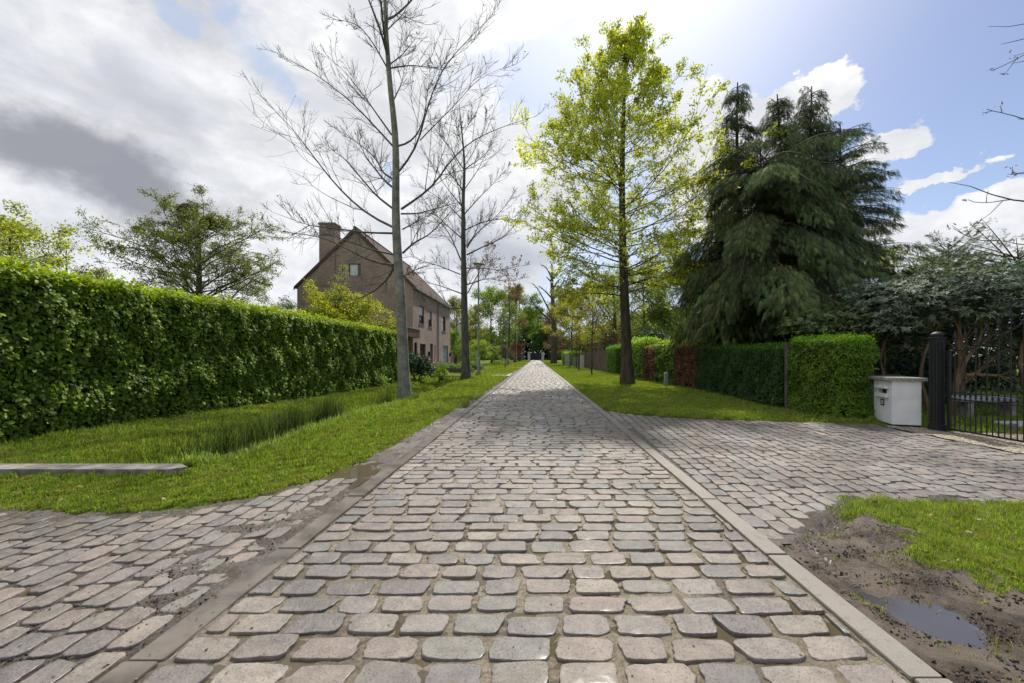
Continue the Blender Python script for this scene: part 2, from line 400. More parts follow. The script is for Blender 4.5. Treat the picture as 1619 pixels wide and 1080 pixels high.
def patch(name, x0, x1, y0, y1, step, zf, keep, mat, kind='structure'):
    xs = np.arange(x0, x1 + step / 2, step); ys = np.arange(y0, y1 + step / 2, step)
    X, Y = np.meshgrid(xs, ys); Z = zf(X, Y); nx, ny = len(xs), len(ys)
    i = (np.arange(ny - 1)[:, None] * nx + np.arange(nx - 1)[None]).ravel()
    Q = np.stack([i, i + 1, i + nx + 1, i + nx], 1)
    K = keep(X, Y).ravel(); Q = Q[K[Q].all(1)]
    used = np.unique(Q); rm = np.full(nx * ny, -1); rm[used] = np.arange(len(used))
    return tag(mesh(name, np.stack([X, Y, Z], -1).reshape(-1, 3)[used], [rm[Q]], mat, smooth=True), kind=kind)

PUD_L = (-1.99, 4.42, .30, .30); PUD_R = (1.90, 1.98)
def bed_z(x, y):
    z = -.0125 + .0050 * waves(x, y, 21, .55) + .0028 * waves(x, y, 22, .08, 2)
    # silt that has washed over the left paving next to the kerb
    s = sstep(x, -2.7, -1.85) * (x < KL0) * sstep(y, 1.5, 2.6)
    z = z + .0115 * s * (1 + .8 * waves(x, y, 23, .35)) + .0015 * (x < KL0) * sstep(y, 3.6, 4.4)
    e = sstep(left_edge_y(x) - y, .25, 0) * (x < KL0); z = z + .016 * e
    dl = ((x + 2.0 + .15 * (y - 4.42)) / .24) ** 2 + ((y - 4.42) / .42) ** 2
    z = z - .035 * np.exp(-dl * .9)
    e = sstep(y - r_low(x), .3, 0) * (x > KR1); z = z + .014 * e
    z = np.where((x > KR1) & (y < r_low(x) - .015), z - .035, z)
    return z
patch('road_bed', -9, 6.36, 1.0, 10, .035, bed_z, lambda x, y: np.isin(region(x, y), (1, 2, 3)) | np.isin(region(x - .06, y - .06), (2, 3)) & (x < 6.4) | (region(x - .1, y + .2) == 3), M['bed'])
patch('road_bed', -2.1, 1.9, 9.95, 170, .25, lambda x, y: -.013 + .004 * waves(x, y, 21, .9) - .03 * sstep(np.abs(x), 1.8, 2.1), lambda x, y: x < 9, M['bed'])

# mud on the right with tyre ruts
def mud_z(x, y):
    z = .002 + .011 * waves(x, y, 31, .4, 3) + .0045 * waves(x, y, 32, .07, 2) * sstep(np.hypot(x - PUD_R[0], y - PUD_R[1]), .15, .5)
    u = x - (1.72 - .0 * y)
    rut = np.exp(-((u - .06) / .05) ** 2) * (y > 2.0)
    z = z - .017 * rut * (1 + np.sin(y * 2 * pi / .045 + 14 * (x - 1.7))) * sstep(y, 2.2, 2.4) * (1 - sstep(y, 2.75, 2.9))
    a = 0.45; dx = (x - PUD_R[0]) * cos(a) + (y - PUD_R[1]) * sin(a); dy = -(x - PUD_R[0]) * sin(a) + (y - PUD_R[1]) * cos(a)
    z = z - .045 * np.exp(-((dx / .145) ** 2 + (dy / .26) ** 2) * .8)
    return z
patch('mud', KR1 - .01, 3.1, .9, 3.62, .014, mud_z, lambda x, y: np.isin(region(x - .22, y), (5, 1)) & (y <= r_low(x) + .03), M['mud'])
def disc(name, cx, cy, rx, ry, z, mat, rot=0, n=40, seed=0):
    a = np.arange(n) * 2 * pi / n; r = 1 + .1 * waves(a, a * 0, seed, 2.2)
    px = rx * np.cos(a) * r; py = ry * np.sin(a) * r
    V = np.stack([cx + px * cos(rot) - py * sin(rot), cy + px * sin(rot) + py * cos(rot), np.full(n, z)], 1)
    return tag(mesh(name, V, [np.arange(n)[None]], mat), kind='structure')
tag(mesh('water', [(-2.15, 3.3, -.0108), (-1.735, 3.0, -.0108), (-1.735, 30, -.0108), (-1.86, 30, -.0108), (-2.0, 9, -.0108)], [np.array([[0, 1, 2, 3, 4]])], M['water']), kind='structure')
disc('puddle', PUD_R[0], PUD_R[1], .21, .34, -.0195, M['water_dark'], .45, seed=3)
disc('puddle', -2.0, 4.42, .27, .46, -.0118, M['water'], .12, seed=4)
# thin water lying in the lowest joints
tag(mesh('water', [(-3.2, 1.0, -.0142), (KR0 - .02, 1.0, -.0142), (KR0 - .02, 14, -.0142), (-2.1, 14, -.0142), (-2.4, 4.2, -.0142), (-3.2, 3.0, -.0142)], [np.array([[0, 1, 2, 3, 4, 5]])], M['water']), kind='structure')

# ------------------------------------------------------------------ cobbles
PAL = 1.04 * np.array([(.285, .235, .205), (.305, .25, .215), (.235, .21, .20), (.19, .185, .185), (.20, .215, .20), (.27, .25, .215), (.155, .155, .165), (.31, .275, .23), (.24, .225, .21), (.265, .215, .19)]) * 1.0
PALR = np.array([(.235, .19, .17), (.19, .185, .185), (.20, .215, .21), (.26, .20, .175), (.16, .16, .165), (.225, .205, .18), (.245, .235, .22), (.18, .155, .15)]) * 1.12
def stones(name, cen, ang, a, b, seed, P=20, pal=PAL, thin=False, zof=None):
    r = np.random.RandomState(seed); n = len(cen); th = np.arange(P) * 2 * pi / P + .5 * 2 * pi / P
    p = r.uniform(4.5, 11, n)[:, None]
    rr = (np.abs(np.cos(th))[None] ** p + np.abs(np.sin(th))[None] ** p) ** (-1 / p)
    ox = np.cos(th)[None] * rr; oy = np.sin(th)[None] * rr
    # irregular outline: a few harmonics plus chipped vertices
    amp = .028 if not thin else .02
    for h in (2, 3, 5, 8, 11):
        ph = r.rand(n, 1) * 2 * pi; A = r.randn(n, 1) * amp / math.sqrt(h) * 1.3
        q = 1 + A * np.cos(h * th[None] + ph); ox *= q; oy *= q
    j = 1 + r.randn(n, P) * (.016 if P > 12 else .012); ox *= j; oy *= j
    sh = r.randn(n, 1) * .09; tp = r.randn(n, 1) * .05
    ox = ox + sh * oy * .6; ox = ox * (1 + tp * oy)
    if thin: rings = [(1.0, -.05), (.985, -.006), (.86, 0.0)]
    else: rings = [(1.012, -.06), (1.0, -.0078), (.991, -.0022), (.976, -.0003), (.93, 0), (.60, .0002)]
    z0 = r.randn(n) * .0022; tx = r.randn(n) * .012; ty = r.randn(n) * .018
    dome = r.uniform(.5, 1.5, n)
    Vs = []
    for s, dz in rings:
        lx = ox * a[:, None] * s; ly = oy * b[:, None] * (s if s > .99 else 1 - (1 - s) * 1.25)
        if not thin and s < .99: e = r.randn(n, P) * .0006
        else: e = 0
        z = z0[:, None] + dz * (dome[:, None] if dz > -.01 else 1) + tx[:, None] * lx + ty[:, None] * ly + e
        Vs.append(np.stack([lx, ly, z], -1))
    Vs = np.stack(Vs, 1)                       # n, R, P, 3
    cenv = np.stack([0 * z0, 0 * z0, z0 + +.0008 * dome * (0 if thin else 1)], -1)[:, None, None]
    R_ = len(rings)
    V = np.concatenate([Vs.reshape(n, R_ * P, 3), cenv.reshape(n, 1, 3)], 1)
    ca, sa = np.cos(ang)[:, None], np.sin(ang)[:, None]
    Wx = V[..., 0] * ca - V[..., 1] * sa + cen[:, 0:1]; Wy = V[..., 0] * sa + V[..., 1] * ca + cen[:, 1:2]
    W = np.stack([Wx, Wy, V[..., 2]], -1)
    k = np.arange(P); kk = (k + 1) % P
    q = np.concatenate([np.stack([m * P + k, m * P + kk, (m + 1) * P + kk, (m + 1) * P + k], 1) for m in range(R_ - 1)])
    t = np.stack([(R_ - 1) * P + k, (R_ - 1) * P + kk, np.full(P, R_ * P)], 1)
    off = (np.arange(n) * (R_ * P + 1))[:, None, None]
    col = pal[r.randint(0, len(pal), n)] * r.uniform(.88, 1.12, (n, 1)) * (1 + r.randn(n, 3) * .014); col = col * .72 + .28 * np.array([1.04, 1.0, .95]) * col.mean(1, keepdims=True)
    mc = np.array([.278, .232, .200]) * pal.mean() / .234; col = col * .70 + .30 * mc
    col = np.repeat(col, R_ * P + 1, 0)
    return mesh(name, W.reshape(-1, 3), [(q[None] + off).reshape(-1, 4), (t[None] + off).reshape(-1, 3)], M['stone'], col=np.clip(col, .02, .6), smooth=True)

def road_rows(y0, y1, seed):
    r = np.random.RandomState(seed); cs = []; A = []; B = []; an = []; y = y0
    while y < y1:
        d = .158 + r.randn() * .004; x = KL1 + .012 - r.rand() * .0; first = r.uniform(.35, 1.0); wav = r.rand() * 6
        while x < KR0 - .05:
            w = r.uniform(.215, .305) * (first if x < KL1 + .03 else 1)
            if x + w > KR0 - .012: w = KR0 - .012 - x
            if KR0 - .012 - (x + w) < .06: w = KR0 - .012 - x if w < .22 else w
            if w < .05: break
            g = r.uniform(.020, .046)
            cs.append((x + w / 2, y + d / 2 + .007 * sin(x * 2.3 + wav) + r.randn() * .003)); A.append((w - g) / 2); B.append((d - r.uniform(.018, .034)) / 2); an.append(r.randn() * .022)
            x += w
        y += d
    return np.array(cs), np.array(an), np.array(A), np.array(B)
c, an, a, b = road_rows(1.05, 9.0, 1)
tag(stones('road', c, an, a, b, 1, 28), kind='structure')
c, an, a, b = road_rows(9.02, 30, 2)
tag(stones('road', c, an, a, b, 2, 12, thin=True), kind='structure')
c, an, a, b = road_rows(30.02, 166, 3)
tag(stones('road', c, an, a, b, 3, 6, thin=True), kind='structure')

def fan_rows(x0, x1, y0, y1, ang, lw, ll, seed, inside, bend=0):
    """rows of oblong setts; long axis along ang, rows perpendicular"""
    r = np.random.RandomState(seed); R_ = max(x1 - x0, y1 - y0) * .9; mx, my = (x0 + x1) / 2, (y0 + y1) / 2
    cs = []; A = []; B = []; an = []; v = -R_
    u_ax = np.array([cos(ang), sin(ang)]); v_ax = np.array([-sin(ang), cos(ang)])
    while v < R_:
        w = lw + r.randn() * .005; u = -R_ - r.rand() * ll
        while u < R_:
            l = ll * r.uniform(.72, 1.22)
            cc = np.array([mx, my]) + u_ax * (u + l / 2) + v_ax * (v + w / 2 + .01 * sin(u * 1.9 + v))
            g = r.uniform(.014, .03); cs.append(cc); A.append((l - g) / 2); B.append((w - r.uniform(.014, .03)) / 2); an.append(ang + r.randn() * .025)
            u += l
        v += w
    cs, A, B, an = map(np.array, (cs, A, B, an))
    if bend:
        th = bend * (cs[:, 0] - mx)
        # gentle bowing of the courses
        dyy = cs[:, 1] - my; cs = cs - np.stack([th * dyy, 0 * th], 1); an = an + th
    k = inside(cs, A, B, an)
    return cs[k], an[k], A[k], B[k]
def ins(rg, mar):
    def f(c, A, B, an):
        ok = np.ones(len(c), bool)
        ex = np.abs(A * np.cos(an)) + np.abs(B * np.sin(an)); ey = np.abs(A * np.sin(an)) + np.abs(B * np.cos(an))
        for sx, sy in ((0, 0), (mar, 0), (-mar, 0), (0, mar), (0, -mar)):
            ok &= np.isin(region(c[:, 0] + sx * ex, c[:, 1] + sy * ey), rg)
        return ok & (c[:, 1] > .9)
    return f
c, an, a, b = fan_rows(-8, -1.7, .9, 4.8, radians(90.5), .145, .225, 7, ins((2,), .8), .012)
k = c[:, 1] < 4.3; tag(stones('driveway_paving', c[k], an[k], a[k], b[k], 7, 24), kind='structure')
c, an, a, b = fan_rows(1.6, 6.4, 2.6, 10, radians(84), .150, .225, 8, ins((3,), .75), -.03)
tag(stones('driveway_paving', c, an, a, b, 8, 18, pal=PALR), kind='structure')

M['kerb_d'] = mat_simple('muddy_kerb', (.165, .14, .115), .33, 0, .3, 4, .6)
def kerb(name, x0, x1, y0, y1, zt, seed, mat='kerb'):
    mb = MB(); r = np.random.RandomState(seed); y = y0 + .3 * seed
    while y < y1:
        l = 1.0; e = r.randn() * .003
        q_ = r.randn() * .002; mb.box(x0 + q_, x1 + q_, y, y + l - .012, -.12, zt + e, .006); y += l
    return tag(mb.build(name, M[mat]), kind='structure')
kerb('kerb', KR0, KR1 - .008, .3, 164, .006, 1)
kerb('kerb', KL0 + .008, KL1, .1, 164, .004, 2, 'kerb_d')
# gravel
patch('gravel', 6.28, 12, 3, 7.5, .05, lambda x, y: .004 + .008 * waves(x, y, 41, .25), lambda x, y: region(x + .15, y) == 4, M['gravel'])
r = np.random.RandomState(5)
# cross paths to the houses on the left
def slab(name, pts, z0, z1, mat):
    mb = MB(); mb.prism(pts, z0, z1, 'z'); return tag(mb.build(name, mat), kind='structure')
M['path'] = mat_simple('pale_paving', (.42, .40, .37), .7, 0, .12, 3, .3)
slab('path', [(-1.73, 26.4), (-1.73, 30.5), (-4.0, 28.8), (-12, 28.8), (-12, 27.0), (-3.2, 27.0)], -.05, .035, M['path'])
slab('path', [(-1.73, 45.5), (-1.73, 49), (-9.9, 49), (-9.9, 45.8)], -.05, .035, M['path'])
slab('path', [(-9.9, 34), (-7.2, 34), (-7.2, 44.5), (-9.9, 44.5)], -.05, .033, M['path'])

# ------------------------------------------------------------------ leaves & blades
LEAF = (np.array([(0,0,0),(0,.4,0),(0,.75,-.02),(0,1,-.1),(-.29,.38,.09),(-.25,.72,.05),(.29,.38,.09),(.25,.72,.05)], float),
        [np.array([(0,1,4),(2,3,5),(0,6,1),(2,7,3)]), np.array([(1,2,5,4),(1,6,7,2)])])
LEAF2 = (np.array([(0,0,0),(-.3,.5,.06),(0,1,-.04),(.3,.5,.06)], float), [np.array([(0,2,1),(0,3,2)])])
LONG = (np.array([(0,0,0),(-.15,.45,.03),(0,1,-.12),(.15,.45,.03),(0,.5,-.0)], float), [np.array([(0,4,1),(1,4,2),(0,3,4),(4,3,2)])])
def frond_template():
    V = [(-.02, 0, 0), (.02, 0, 0), (0, 1, -.05)]; T = [(0, 1, 2)]
    for i in range(6):
        y = .04 + i * .15; w = .36 * (1 - .6 * abs(i - 1.5) / 4)
        for s in (-1, 1):
            b = len(V); V += [(0, y, 0), (0, y + .085, 0), (s * w, y + .30, -.06 + .05 * (i % 2))]; T += [(b, b + 1, b + 2)]
    return np.array(V, float), [np.array(T)]
FROND = frond_template()
def inst(T, P, A, Nn, S):
    V, FL = T; A = nrm(A); Xx = nrm(np.cross(A, Nn)); Nn = np.cross(Xx, A); S = np.asarray(S, float)
    if S.ndim == 1: S = S[:, None]
    if S.shape[1] == 1: S = np.repeat(S, 3, 1)
    W = P[:, None, :] + V[None, :, 0:1] * Xx[:, None] * S[:, None, 0:1] + V[None, :, 1:2] * A[:, None] * S[:, None, 1:2] + V[None, :, 2:3] * Nn[:, None] * S[:, None, 2:3]
    off = (np.arange(len(P)) * len(V))[:, None, None]
    return W.reshape(-1, 3), [(f[None] + off).reshape(-1, f.shape[1]) for f in FL]
def pick(r, n, cols, var=.15, w=None):
    cols = np.array(cols, float).reshape(-1, 3); c = 1.3 * cols[r.choice(len(cols), n, p=w)] * (1 + r.randn(n, 1) * var) * (1 + r.randn(n, 3) * .04)
    return np.clip(c, .004, .8)
def leaf_mesh(name, T, P, A, Nn, S, col, mat, parent, loc):
    V, FL = inst(T, P, A, Nn, S); return mesh(name, V, FL, mat, parent, col=np.repeat(col, len(T[0]), 0), loc=loc)

def blades(name, P, hgt, wid, lean, cols, seed, label=None, mat=None, droop=.5, leandir=None):
    r = np.random.RandomState(seed); n = len(P); a = r.rand(n) * 2 * pi; face = np.stack([np.cos(a), np.sin(a), 0 * a], 1)
    b = r.rand(n) * 2 * pi; ld = np.stack([np.cos(b), np.sin(b), 0 * b], 1) * (np.abs(r.randn(n)) * lean)[:, None]
    if leandir is not None: ld = ld + np.asarray(leandir)[None]
    h = hgt[:, None]; up = np.array([0, 0, 1.])
    m = P + h * (.55 * up + .35 * ld); t = P + h * (up * (1 - droop * np.linalg.norm(ld, axis=1, keepdims=True).clip(0, .9)) + ld)
    w = (wid / 2)[:, None] * face
    V = np.stack([P - w, P + w, m - w * .8, m + w * .8, t], 1).reshape(-1, 3)
    off = (np.arange(n) * 5)[:, None, None]
    T = np.array([(0, 1, 3), (0, 3, 2), (2, 3, 4)])[None] + off
    c = np.repeat(cols, 5, 0)
    return tag(mesh(name, V, [T.reshape(-1, 3)], mat or M['grass'], col=c), kind='stuff')
G_COL = [(.135, .205, .022), (.17, .25, .028), (.21, .275, .04), (.09, .155, .018), (.26, .28, .07)]
def scatter(r, n, x0, x1, y0, y1, keep, dens=None):
    # more points where nearer: sample y by inverse law
    u = r.rand(n); y = 1 / (1 / y0 + u * (1 / y1 - 1 / y0)); x = r.uniform(x0, x1, n)
    k = keep(x, y); return x[k], y[k]
def turf(name, n, x0, x1, y0, y1, seed, hfun, keep=None, wk=1.0):
    r = np.random.RandomState(seed)
    jit = lambda x, y: ~((x < -3.72) & (y > 4.27) & (y < 4.56)) & (region(x + .07 * waves(x, y, 77, .3), y + .09 * waves(x, y, 78, .3)) == 0)
    x, y = scatter(r, n, x0, x1, y0, y1, (lambda a, b: jit(a, b)) if keep is None else (lambda a, b: jit(a, b) & keep(a, b)))
    z = gz(x, y) - .004; hh = hfun(x, y) * r.uniform(.5, 1.3, len(x)) * (1 + .45 * waves(x, y, 53, .22, 2)).clip(.5, 1.8)
    # trodden thin turf at the edges
    P = np.stack([x, y, z], 1); patchy = waves(x, y, 51, 1.1); p2 = waves(x, y, 52, .3)
    c = pick(r, len(x), G_COL, .16); k = sstep(patchy, 0, .8)[:, None] * .7
    c = c * (1 - k) + k * np.array([.25, .29, .055]); c *= (1 + .24 * p2)[:, None].clip(.55, 1.5)
    dead = (r.rand(len(x)) < .05 + .12 * sstep(p2, .3, 1))[:, None]; c = np.where(dead, np.array([.30, .26, .12]) * r.uniform(.6, 1.1, (len(x), 1)), c)
    wid = (.0045 + .0011 * y) * r.uniform(.7, 1.3, len(x)) * wk
    return blades(name, P, hh, wid, .38, c, seed)
def h_left(x, y):
    d = np.abs(x + 4.75); inner = np.exp(-(d / 1.1) ** 2) * sstep(y, 4.5, 5.2)
    beam = .07 * np.exp(-((y - 4.5) / .25) ** 2) * (x < -3.8)
    return .034 + .10 * inner + beam + .02 * sstep(waves(x, y, 61, .8), .2, 1) + .05 * sstep(-x, 6.6, 7.4)
turf('grass', 330000, -9.5, -1.85, 3.2, 13, 101, h_left)
turf('grass', 110000, -8.5, -1.8, 13, 27, 102, lambda x, y: h_left(x, y) * 1.15)
turf('grass', 90000, -9.5, -1.75, 27, 150, 103, lambda x, y: .07 + 0 * x, wk=.8)
turf('grass', 150000, 1.6, 6.6, 7.8, 26, 104, lambda x, y: .045 + .02 * sstep(x, 5, 6))
turf('grass', 80000, 1.6, 5.9, 26, 150, 105, lambda x, y: .06 + 0 * x, wk=.8)
turf('grass', 150000, 2.0, 6.2, 1.3, 3.6, 106, lambda x, y: .03 + .025 * sstep(waves(x, y, 62, .5), 0, 1), wk=.55)
turf('grass', 70000, 7.0, 24, 6.6, 30, 107, lambda x, y: .06 + 0 * x, wk=1.2)
# weeds and straw on the mud
r = np.random.RandomState(9); n = 9000; x = r.uniform(1.65, 3.0, n); y = r.uniform(1.2, 3.5, n)
k = (region(x, y) == 5) & (waves(x, y, 63, .35) > .55) ; x, y = x[k], y[k]
blades('grass', np.stack([x, y, mud_z(x, y)], 1), r.uniform(.01, .035, len(x)), np.full(len(x), .004), .9, pick(r, len(x), [(.2, .22, .05), (.12, .16, .03), (.3, .26, .13)], .2), 64)
# rough tufts at the feet of the verge trees and a few fallen leaves
r = np.random.RandomState(19); q = []
for cx, cy, s_, n in ((-4.08, 12.7, .24, 900), (-3.75, 12.55, .1, 300), (-3.87, 22.8, .3, 800), (4.0, 18.6, .3, 500), (-3.8, 27.2, .2, 300)): q.append(r.randn(n, 2) * s_ * .7 + np.array([cx, cy]))
q = np.concatenate(q); blades('grass', np.stack([q[:, 0], q[:, 1], gz(q[:, 0], q[:, 1])], 1), r.uniform(.08, .26, len(q)), np.full(len(q), .014), .35, pick(r, len(q), [(.06, .11, .02), (.1, .17, .03), (.16, .2, .05)], .2), 18)
n = 2600; x = np.where(r.rand(n) < .6, r.uniform(-7.5, -1.9, n), r.uniform(1.8, 5.8, n)); y = 1 / (1 / 2.0 + r.rand(n) * (1 / 20 - 1 / 2.0)); k = region(x, y) == 0; x, y = x[k], y[k]; n = len(x)
V, FL = inst(LEAF2, np.stack([x, y, gz(x, y) + .02 + .02 * r.rand(n)], 1), r.randn(n, 3) * np.array([1, 1, .4]), np.array([0, 0, 1.]) + r.randn(n, 3) * .5, r.uniform(.015, .05, n)); tag(mesh('fallen_leaves', V, FL, M['leaf_soft'], col=np.repeat(pick(r, n, [(.16, .09, .04), (.24, .17, .08), (.09, .06, .03), (.3, .26, .14)], .2), 4, 0)), kind='stuff')
# reeds in the ditch
r = np.random.RandomState(12); cl = []
for cx, cy, s, n in ((-4.35, 5.75, .2, 380), (-4.5, 6.5, .22, 700), (-4.4, 7.2, .26, 1000), (-4.65, 7.9, .26, 1000), (-4.4, 8.5, .26, 900), (-4.6, 9.0, .2, 420), (-4.6, 12.6, .2, 500), (-4.3, 5.2, .14, 120)):
    q = r.randn(n, 2) * s * .55 + np.array([cx, cy]); cl.append(q)
q = np.concatenate(cl); hgt = r.uniform(.30, .85, len(q)); q[:, 0] += .0; 
blades('rushes', np.stack([q[:, 0], q[:, 1], gz(q[:, 0], q[:, 1])], 1), hgt, np.full(len(q), .011), .26, pick(r, len(q), [(.045, .08, .018), (.065, .105, .024), (.034, .062, .016), (.13, .14, .055)], .2), 13, droop=.35)
# long pale grass on the ditch rim
r = np.random.RandomState(14); n = 9000; y = r.uniform(4.6, 21, n); x = -3.95 + .12 * r.randn(n) - .02 * (y - 5); 
blades('grass', np.stack([x, y, gz(x, y)], 1), r.uniform(.10, .26, n), .006 + .0006 * y, .5, pick(r, n, [(.14, .25, .03), (.2, .3, .05), (.3, .33, .14)], .15), 15, droop=.6)

# ------------------------------------------------------------------ hedges
def hedge(name, label, p0, p1, thick, h0, h1, leaf, n, cols, top_cols, seed, T=LEAF, mat='leaf_hedge', z0=0.0, rough=.07, group=None, back=True, weights=None, fringe=.5, down=.55, cat='hedge', spread=1.0):
    """front face from p0 to p1 (outside lies on the left of that direction), thick backwards"""
    r = np.random.RandomState(seed); p0 = np.array(p0, float); p1 = np.array(p1, float); d = p1 - p0; Lh = np.linalg.norm(d); d /= Lh
    out = np.array([-d[1], d[0]]); root = empty(name, (*(p0 + p1) / 2 - out * thick / 2, z0), label, cat, group); loc = np.array(root.location)
    areas = np.array([Lh * (h0 + h1) / 2, Lh * thick * 1.25, thick * h0, thick * h1, Lh * (h0 + h1) / 2 * (.35 if back else 0)]); pr = areas / areas.sum()
    side = r.choice(5, n, p=pr); u = r.rand(n); v = r.rand(n)
    hh = lambda s: h0 + (h1 - h0) * s
    s = np.where(side == 2, 0., np.where(side == 3, 1., u)); dep = np.where(side == 0, 0, np.where(side == 4, thick, np.where(side == 1, v * thick, u * thick)))
    z = np.where(side == 1, hh(s), v * hh(s))
    nrm3 = np.zeros((n, 3)); o3 = np.array([*out, 0]); d3 = np.array([*d, 0])
    nrm3[side == 0] = o3; nrm3[side == 4] = -o3; nrm3[side == 1] = (0, 0, 1); nrm3[side == 2] = -d3; nrm3[side == 3] = d3
    bmp = rough * waves(s * Lh, z, seed + 1, .9, 3) * np.where(side == 1, .6, 1) + rough * .35 * waves(s * Lh, z + 9, seed + 3, .22, 2)
    inset = r.rand(n) ** 1.6 * .12 * spread
    P = np.zeros((n, 3)); P[:, :2] = p0 + s[:, None] * Lh * d - dep[:, None] * out; P[:, 2] = z
    P += nrm3 * (bmp - inset)[:, None] + r.randn(n, 3) * .012
    # soft rounded shoulder
    top = side == 1; P[top, 2] -= .06 * np.exp(-dep[top] / .08)
    fr = top & (r.rand(n) < fringe); P[fr, 2] += np.abs(r.randn(fr.sum())) * leaf * .9
    A = nrm3 * .45 + np.array([0, 0, -down]) + r.randn(n, 3) * .38; A[top] = nrm3[top] * .5 + r.randn(top.sum(), 3) * .6
    Nn = nrm3 * .8 + np.array([0, 0, .5]) + r.randn(n, 3) * .35
    S = leaf * r.uniform(.65, 1.2, n); c = pick(r, n, cols, .2, weights)
    pt = waves(s * Lh, z, seed + 2, .7, 2); c *= (1 + .18 * pt)[:, None].clip(.6, 1.5)
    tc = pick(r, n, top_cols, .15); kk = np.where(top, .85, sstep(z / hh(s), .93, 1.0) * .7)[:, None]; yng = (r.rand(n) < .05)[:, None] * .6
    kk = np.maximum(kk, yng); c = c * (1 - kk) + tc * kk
    leaf_mesh('foliage', T, P + np.array([0, 0, z0]), A, Nn, S, c, M[mat], root, loc)
    # dense inner twig mass
    m = max(6, int(Lh / .35)); kz = 6; V = []; ti = .13
    prof = [(ti, .05), (ti, .5), (ti, .93), (ti + .12, .965), (thick - ti - .12, .965), (thick - ti, .93), (thick - ti, .05)]
    for i in range(m + 1):
        s_ = i / m; q = p0 + d * (ti + (Lh - 2 * ti) * s_)
        for a_, b_ in prof: V.append((*(q - out * (a_ + .02 * r.randn())), z0 + b_ * hh(s_) * (1 + .0 * r.randn()) - (.06 if b_ > .9 else 0)))
    k = len(prof); Q = [(i * k + j, i * k + (j + 1) % k, (i + 1) * k + (j + 1) % k, (i + 1) * k + j) for i in range(m) for j in range(k)]
    mesh('inner_twigs', np.array(V), [np.array(Q), np.array([list(range(k)), [m * k + j for j in range(k)]])], M['twigs'], root, loc=loc)
    return root
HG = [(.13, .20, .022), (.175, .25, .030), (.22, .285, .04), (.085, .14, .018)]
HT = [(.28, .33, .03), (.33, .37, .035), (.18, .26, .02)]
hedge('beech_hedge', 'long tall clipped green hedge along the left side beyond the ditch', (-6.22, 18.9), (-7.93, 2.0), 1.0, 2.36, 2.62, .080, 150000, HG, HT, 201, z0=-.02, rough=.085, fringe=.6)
# ------------------------------------------------------------------ trees
def grow(r, P, D, Ln, R, nseg, wander, trop, taper=.25, tropv=(0, 0, 1)):
    n = len(P); pts = np.zeros((n, nseg + 1, 3)); pts[:, 0] = P; d = nrm(D); tv = np.array(tropv, float)
    for s in range(nseg):
        d = nrm(d + r.randn(n, 3) * wander + trop * tv); pts[:, s + 1] = pts[:, s] + d * (Ln / nseg)[:, None]
    rad = R[:, None] * np.linspace(1, taper, nseg + 1)[None]
    return pts, rad
def spawn(r, pts, rad, c, t0, ang, angv, ratio, flat=0., rr=.6, t1=1.0, up=0.):
    n, m, _ = pts.shape; n2 = n * c; idx = np.repeat(np.arange(n), c)
    t = r.uniform(t0, t1, n2) * (m - 1); i = np.minimum(t.astype(int), m - 2); f = (t - i)[:, None]
    P = pts[idx, i] * (1 - f) + pts[idx, i + 1] * f; T = nrm(pts[idx, i + 1] - pts[idx, i])
    rd = rad[idx, i] * (1 - f[:, 0]) + rad[idx, i + 1] * f[:, 0]
    q = r.randn(n2, 3); q[:, 2] *= (1 - flat); q = nrm(q - (q * T).sum(1, keepdims=True) * T)
    a = radians(ang) + r.randn(n2) * radians(angv); D = T * np.cos(a)[:, None] + q * np.sin(a)[:, None]; D[:, 2] += up
    plen = np.linalg.norm(np.diff(pts, axis=1), axis=2).sum(1)[idx]
    Ln = plen * ratio * (1.15 - .75 * t / (m - 1)) * r.uniform(.6, 1.25, n2)
    return P, nrm(D), Ln, rd * rr * r.uniform(.7, 1., n2)
def resample(pl, m):
    pl = np.asarray(pl, float); s = np.concatenate([[0], np.cumsum(np.linalg.norm(np.diff(pl, axis=0), axis=1))]); t = np.linspace(0, s[-1], m)
    out = np.stack([np.interp(t, s, pl[:, k]) for k in range(3)], 1); o2 = out.copy(); o2[1:-1] = .25 * out[:-2] + .5 * out[1:-1] + .25 * out[2:]; return o2
class Tubes:
    def __init__(s): s.V = []; s.Q = []; s.n = 0
    def add(s, pts, rad, k):
        V, Q = tube_batch(pts, rad, k); s.V.append(V); s.Q.append(Q + s.n); s.n += len(V)
    def build(s, name, mat, parent, loc, smooth=True):
        return mesh(name, np.concatenate(s.V), [np.concatenate(s.Q)], mat, parent, loc=loc, smooth=smooth)

